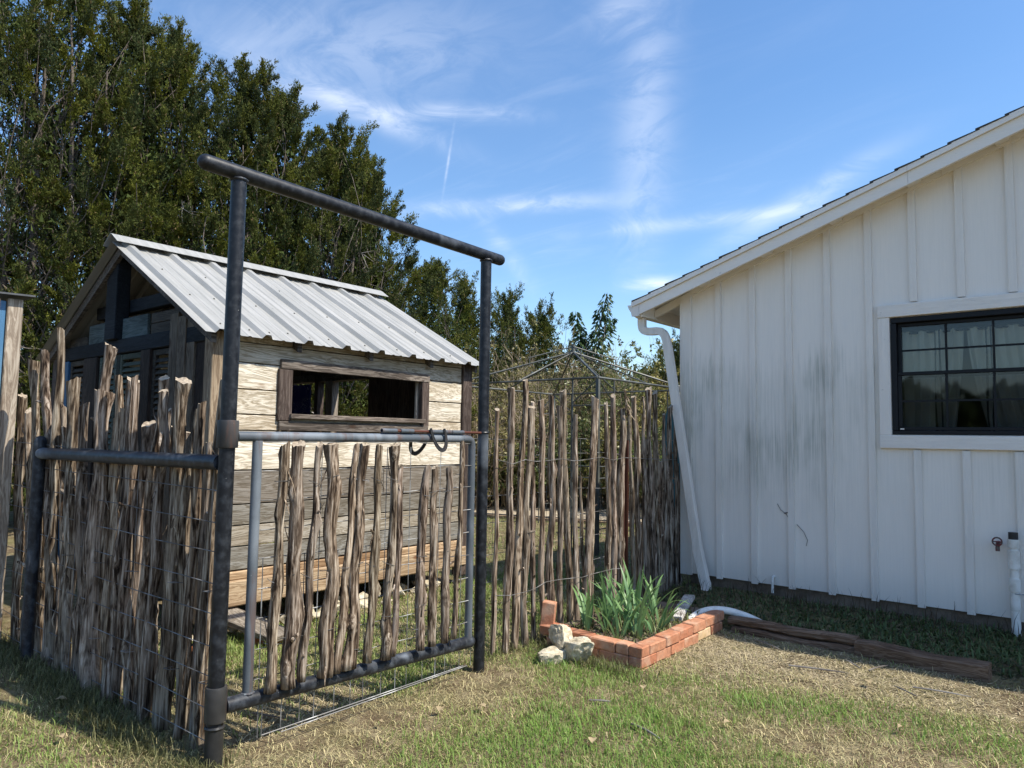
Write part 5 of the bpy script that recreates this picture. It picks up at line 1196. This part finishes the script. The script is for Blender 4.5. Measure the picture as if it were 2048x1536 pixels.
Vl, Fl = quads(C_, A_, S_, .11+.06*rs.rand(NL), .04+.025*rs.rand(NL)); np_mesh('foliage', Vl, Fl, 'leaf', np.repeat(np.array([.055, .095, .03])*(.7+.6*rs.rand(NL, 1)), 4, 0), yt)
# far wood along the horizon
rs = np.random.RandomState(9); NW = 24000; az = rs.rand(NW)*2*math.pi; dist = 60+20*rs.rand(NW); hgt = (4.2+2.2*vnoise(az*9, az*0, 1, 3)+1.2*vnoise(az*40, az*0, 1, 5))
C_ = np.stack([dist*np.cos(az), dist*np.sin(az), hgt*rs.rand(NW)], 1); A_ = nrm(rs.randn(NW, 3)*.4+np.array([0, 0, 1.])); S_ = nrm(np.cross(A_, rs.randn(NW, 3)))
Vw, Fw = quads(C_, A_, S_, 1.4+.9*rs.rand(NW), .9+.7*rs.rand(NW)); np_mesh('far_wood', Vw, Fw, 'foliage', np.repeat(np.array([.055, .075, .03])*(.6+.8*rs.rand(NW, 1)), 4, 0), kind='stuff', label='distant belt of green trees around the yard', cat='trees')

# ------------------------------------------------------------------ grass, litter, bed plants
def blades(xy, L_, W_, lay, col, rs, seg=2):
    """curved grass blades; lay 0 upright .. 1 flat"""
    n_ = len(xy); z = gh(xy[:, 0], xy[:, 1]); B = np.stack([xy[:, 0], xy[:, 1], z-.004], 1); a = rs.rand(n_)*6.28
    d = np.stack([np.cos(a), np.sin(a), np.zeros(n_)], 1); s_ = np.stack([-np.sin(a), np.cos(a), np.zeros(n_)], 1); up = np.array([0, 0, 1.])
    th1 = lay*1.45+rs.rand(n_)*.25; th2 = np.minimum(th1+.3+.5*rs.rand(n_), 1.75)
    m = B + (d*np.sin(th1)[:, None]+up*np.cos(th1)[:, None])*(L_*.55)[:, None]; e = m + (d*np.sin(th2)[:, None]+up*np.cos(th2)[:, None])*(L_*.45)[:, None]
    e[:, 2] = np.maximum(e[:, 2], z+.003); w = (W_*.5)[:, None]
    V = np.stack([B-s_*w, B+s_*w, m+s_*w*.8, m-s_*w*.8, e], 1).reshape(-1, 3); o = np.arange(n_)[:, None]*5
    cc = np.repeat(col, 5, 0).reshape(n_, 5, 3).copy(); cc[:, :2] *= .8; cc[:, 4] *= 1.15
    return V, [o+np.array([[0, 1, 2, 3]]), o+np.array([[3, 2, 4]])], cc.reshape(-1, 3)
def merge(parts):
    Vs, Q, T, Cs = [], [], [], []; b = 0
    for V, (q, t), c in parts: Vs.append(V); Q.append(q+b); T.append(t+b); Cs.append(c); b += len(V)
    return np.concatenate(Vs), [np.concatenate(Q), np.concatenate(T)], np.concatenate(Cs)
def inplanter(x, y): return (x > PLX0-.1) & (x < PLX1+.005) & (y > PLY0-.055) & (y < PLY1+.12)
def inbed(x, y): return (y > 5.52+.0*x) & (x > -3.4) & (x < 9)
def gaus(x, y, cx, cy, sx_, sy_): return np.exp(-((x-cx)/sx_)**2-((y-cy)/sy_)**2)
def green(x, y):
    g_ = .42 + 1.15*(fbm(x, y, 1.5, 11)-.5) + .7*(fbm(x, y, 5, 12)-.5)
    for cx, cy, sx_, sy_, k in [(-1.18, 4.42, .7, .28, .50), (-.5, 4.5, .6, .35, .45), (-2.0, 3.45, .45, .45, .45), (-1.7, 4.15, .35, .25, .4), (-2.5, 2.75, .8, .5, .30), (-4.0, 1.25, .7, .4, .25), (-2.6, 3.75, .5, .25, .25), (-2.9, 4.05, .35, .2, .5), (-2.45, 4.2, .3, .15, .3), (-6.5, 7.4, 2., 1.2, .6),
                                (-1.17, 3.85, .45, .2, -.55), (-2.35, 4.95, .3, .6, -.7), (-1.7, 5.1, .9, .33, -.75), (-.9, 5.0, .6, .25, -.5), (-3.4, 2.35, .5, .5, -.7), (-3.0, 3.4, .35, .4, -.5), (-3.05, 2.5, .35, .5, -.35)]:
        g_ = g_ + k*gaus(x, y, cx, cy, sx_, sy_)
    return g_
def bare(x, y): return np.clip(1.3*gaus(x, y, -3.42, 2.3, .45, .40) + .7*gaus(x, y, -3.02, 3.5, .25, .3) + .6*sst(.56, .68, fbm(x, y, 2.2, 21)) + .5*gaus(x, y, -1.1, 4.75, .3, .12), 0, 1)
rs = np.random.RandomState(77)
def field(N, x0, x1, y0, y1): return np.stack([x0+(x1-x0)*rs.rand(N), y0+(y1-y0)*rs.rand(N)], 1)
def inview(p, mg=.25):
    """keep what the photographer's side of the yard can see, with a margin"""
    a = p[:, 0]*Fv.x + p[:, 1]*Fv.y; b = p[:, 0]*Rv.x+p[:, 1]*Rv.y
    return (a > 1.9) & (np.abs(b) < a*.72+.9)
parts = []; dparts = []
near = np.concatenate([field(100000, -6.2, 1.6, .2, 5.7), field(100000, -4.6, .6, 1.0, 4.9)])
near = near[inview(near) & ~inplanter(near[:, 0], near[:, 1]) & ~inbed(near[:, 0], near[:, 1])]
g_ = green(near[:, 0], near[:, 1]); b_ = bare(near[:, 0], near[:, 1]); q = rs.rand(len(near))
isg = (q < np.clip(g_, .03, .95)) & (rs.rand(len(near)) > b_*.9); isd = ~isg & (rs.rand(len(near)) > b_*.75)
P = near[isg]; n_ = len(P); gg = np.clip(g_[isg], 0, 1.2); mixv = np.clip(.15+.8*gg+.25*rs.randn(n_), 0, 1)[:, None]
col = (1-mixv)*np.array([.40, .37, .15]) + mixv*np.array([.20, .33, .065]); col = col*(.7+.6*rs.rand(n_, 1))
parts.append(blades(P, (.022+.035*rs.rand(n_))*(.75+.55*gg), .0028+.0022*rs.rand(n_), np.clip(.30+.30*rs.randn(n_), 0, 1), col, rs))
P = near[isd]; n_ = len(P); col = np.array([.58, .475, .255])*(.3+.95*rs.rand(n_, 1))*np.array([1, 1, 1.])+rs.rand(n_, 1)*np.array([-.02, .02, .0])
dparts.append(blades(P, .025+.045*rs.rand(n_), .0022+.002*rs.rand(n_), np.clip(.75+.25*rs.randn(n_), 0, 1.05), col, rs))
# yard beyond the fences: coarser
far = np.concatenate([field(45000, -5.2, -3.3, 2.0, 7.), field(60000, -12, -3.4, 4.5, 14.)]); far = far[inview(far)]
far = far[~((far[:, 0] < -5.15) & (far[:, 0] > -8.5) & (far[:, 1] < 5.6))]; g_ = green(far[:, 0], far[:, 1])+.1; isg = rs.rand(len(far)) < np.clip(g_, .1, .9)
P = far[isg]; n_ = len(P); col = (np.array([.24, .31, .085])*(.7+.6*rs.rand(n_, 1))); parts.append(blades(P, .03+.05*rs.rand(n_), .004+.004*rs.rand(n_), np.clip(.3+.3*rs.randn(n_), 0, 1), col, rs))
P = far[~isg]; n_ = len(P); dparts.append(blades(P, .03+.05*rs.rand(n_), .003+.003*rs.rand(n_), np.clip(.8+.2*rs.randn(n_), 0, 1.05), np.array([.56, .47, .29])*(.5+.7*rs.rand(n_, 1)), rs))
# longer tufts at the foot of fences and stones
tf = []
for (cx, cy, sx_, sy_, k) in [(-4.3, 1.62, .9, .07, 5000), (-5.6, 1.65, .4, .12, 1500), (-3.13, 4.35, .10, .18, 900), (-2.7, 4.15, .3, .05, 900), (-3.33, 4.1, .06, .35, 600), (-3.22, 1.72, .1, .08, 350)]:
    tf.append(np.stack([cx+sx_*rs.randn(k)*.7, cy+sy_*rs.randn(k)], 1))
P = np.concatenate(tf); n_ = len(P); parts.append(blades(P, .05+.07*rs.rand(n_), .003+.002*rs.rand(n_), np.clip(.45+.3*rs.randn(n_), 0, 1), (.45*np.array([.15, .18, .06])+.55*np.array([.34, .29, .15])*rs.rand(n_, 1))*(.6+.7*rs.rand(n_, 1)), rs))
V, Fq, c_ = merge(parts); np_mesh('lawn_grass', V, Fq, 'grass', c_, kind='stuff', label='short patchy green lawn grass in front of the gate', cat='grass')
# straw clippings
P = np.concatenate([np.stack([-1.7+.85*rs.randn(24000), 5.10+.28*rs.randn(24000)], 1), np.stack([-2.2+.3*rs.randn(8000), 5.0+.35*rs.randn(8000)], 1)]); P = P[~inplanter(P[:, 0], P[:, 1]) & (P[:, 1] < 5.56)]
n_ = len(P); dparts.append(blades(P, .025+.07*rs.rand(n_)**2, .0025+.005*rs.rand(n_), .75+.3*rs.rand(n_), np.array([.60, .50, .32])*(.22+.95*rs.rand(n_, 1)), rs))
V, Fq, c_ = merge(dparts); np_mesh('dry_grass', V, Fq, 'litter', c_, kind='stuff', label='dry straw-coloured grass and clippings over the lawn', cat='grass')
# bed in the shade of the house: cut stems and low leaves
B = field(17000, -3.25, 2.2, 5.66, 6.56); B = B[inview(B)]; B = B[~inplanter(B[:, 0], B[:, 1])]; n_ = len(B)
wgt = .45+.55*sst(-2.6, -1.2, B[:, 0]); B = B[rs.rand(n_) < wgt]; n_ = len(B)
bp = [blades(B, .025+.065*rs.rand(n_), .005+.012*rs.rand(n_), np.clip(.6+.35*rs.randn(n_), 0, 1), np.array([.10, .14, .05])*(.5+.9*rs.rand(n_, 1)), rs)]
D_ = field(16000, -3.25, 2.0, 5.60, 6.58); D_ = D_[~inplanter(D_[:, 0], D_[:, 1])]; n_ = len(D_); bp.append(blades(D_, .04+.12*rs.rand(n_), .003+.008*rs.rand(n_), np.full(n_, 1.), np.array([.22, .165, .11])*(.3+1.1*rs.rand(n_, 1)), rs))
S2 = field(420, -3.2, 1.5, 6.2, 6.55); n_ = len(S2); bp.append(blades(S2, .10+.14*rs.rand(n_), np.full(n_, .006), np.clip(.12*rs.rand(n_), 0, 1), np.array([.10, .075, .05])*(.5+.8*rs.rand(n_, 1)), rs))
S3 = np.stack([PLX0+.05+.70*rs.rand(1500), PLY0+.08+1.1*rs.rand(1500)], 1); n_ = len(S3)
v_, f_, cc_ = blades(S3, .03+.07*rs.rand(n_), .006+.010*rs.rand(n_), np.clip(.6+.3*rs.randn(n_), 0, 1), (np.array([.13, .20, .05])*(rs.rand(n_, 1) < .6)+np.array([.17, .12, .08])*.7)*(.5+.6*rs.rand(n_, 1)), rs); v_[:, 2] += .095; bp.append((v_, f_, cc_))
V, Fq, c_ = merge(bp); np_mesh('bed_plants', V, Fq, 'grass', c_, kind='stuff', label='dark low weeds and cut stems along the house wall', cat='weeds')

# twigs and fallen leaves that can be told apart
def twig(p, q, r, lab):
    p = Vector(p); q = Vector(q); m = p.lerp(q, .5)+Vector((rnd(-.02, .02), rnd(-.02, .02), .006)); MB().tube(bez([p, m, q], 6), [r]*5+[r*.7, r*.4], 6).build('twig', 'twig', None, lab, 'twig', 'twigs lying on the lawn', smooth=True)
for x, y, a, L, r in [(-1.72, 4.98, .25, .34, .006), (-1.28, 5.2, 1.2, .20, .005), (-1.34, 5.22, 2.4, .16, .004), (-2.0, 3.42, -.35, .22, .006), (-2.35, 3.55, .5, .12, .006), (-1.0, 5.05, .1, .30, .005), (-1.9, 5.3, 2.7, .25, .004), (-.95, 4.9, 2.5, .18, .004), (-3.6, 2.2, .3, .2, .005)]:
    z = gz(x, y)+.018; twig((x, y, z), (x+L*math.cos(a), y+L*math.sin(a), z+.004), r, 'thin grey twig lying on the dry lawn')
lc_ = [(-2.75, 3.05), (-2.0, 3.05), (-1.6, 3.75), (-3.0, 2.55), (-2.85, 2.85), (-4.35, 1.55), (-3.95, 1.38), (-2.2, 3.9), (-.9, 4.3), (-1.75, 5.75), (-1.2, 4.9)]
for i, (x, y) in enumerate(lc_):
    a = i*2.1; d = np.array([math.cos(a), math.sin(a), 0]); s_ = np.array([-d[1], d[0], 0]); z = gz(x, y)+(.03 if y < 5.6 else .06); L = rnd(.035, .06); o = np.array([x, y, z]); V = []
    for t in np.linspace(0, 1, 6):
        w = .42*L*math.sin(math.pi*min(1, t*.92+.06)); c = o+d*L*t+np.array([0, 0, .012*math.sin(t*3)]); V += [c-s_*w+np.array([0, 0, .008]), c, c+s_*w+np.array([0, 0, .006])]
    Fq = np.array([(k*3+j, k*3+j+1, k*3+j+4, k*3+j+3) for k in range(5) for j in (0, 1)])
    np_mesh('fallen_leaf', np.array(V), Fq, 'litter', np.array([.46, .36, .21])*rnd(.7, 1.1), label='curled tan dead leaf lying on the grass', cat='leaf', group='dead leaves on the grass')
# dead vines on the house wall
MB().tube([(-2.36, WY-.006, .95), (-2.33, WY-.012, .90), (-2.28, WY-.006, .86), (-2.26, WY-.01, .83)], .003, 4).tube([(-2.19, WY-.008, .78), (-2.13, WY-.01, .72), (-2.10, WY-.006, .65), (-2.11, WY-.012, .60)], .003, 4).tube([(-2.30, WY-.01, .87), (-2.24, WY-.006, .885)], .005, 4).build('dead_vine', 'twig', None, 'dry vine remnant clinging to the white house wall', 'vine')
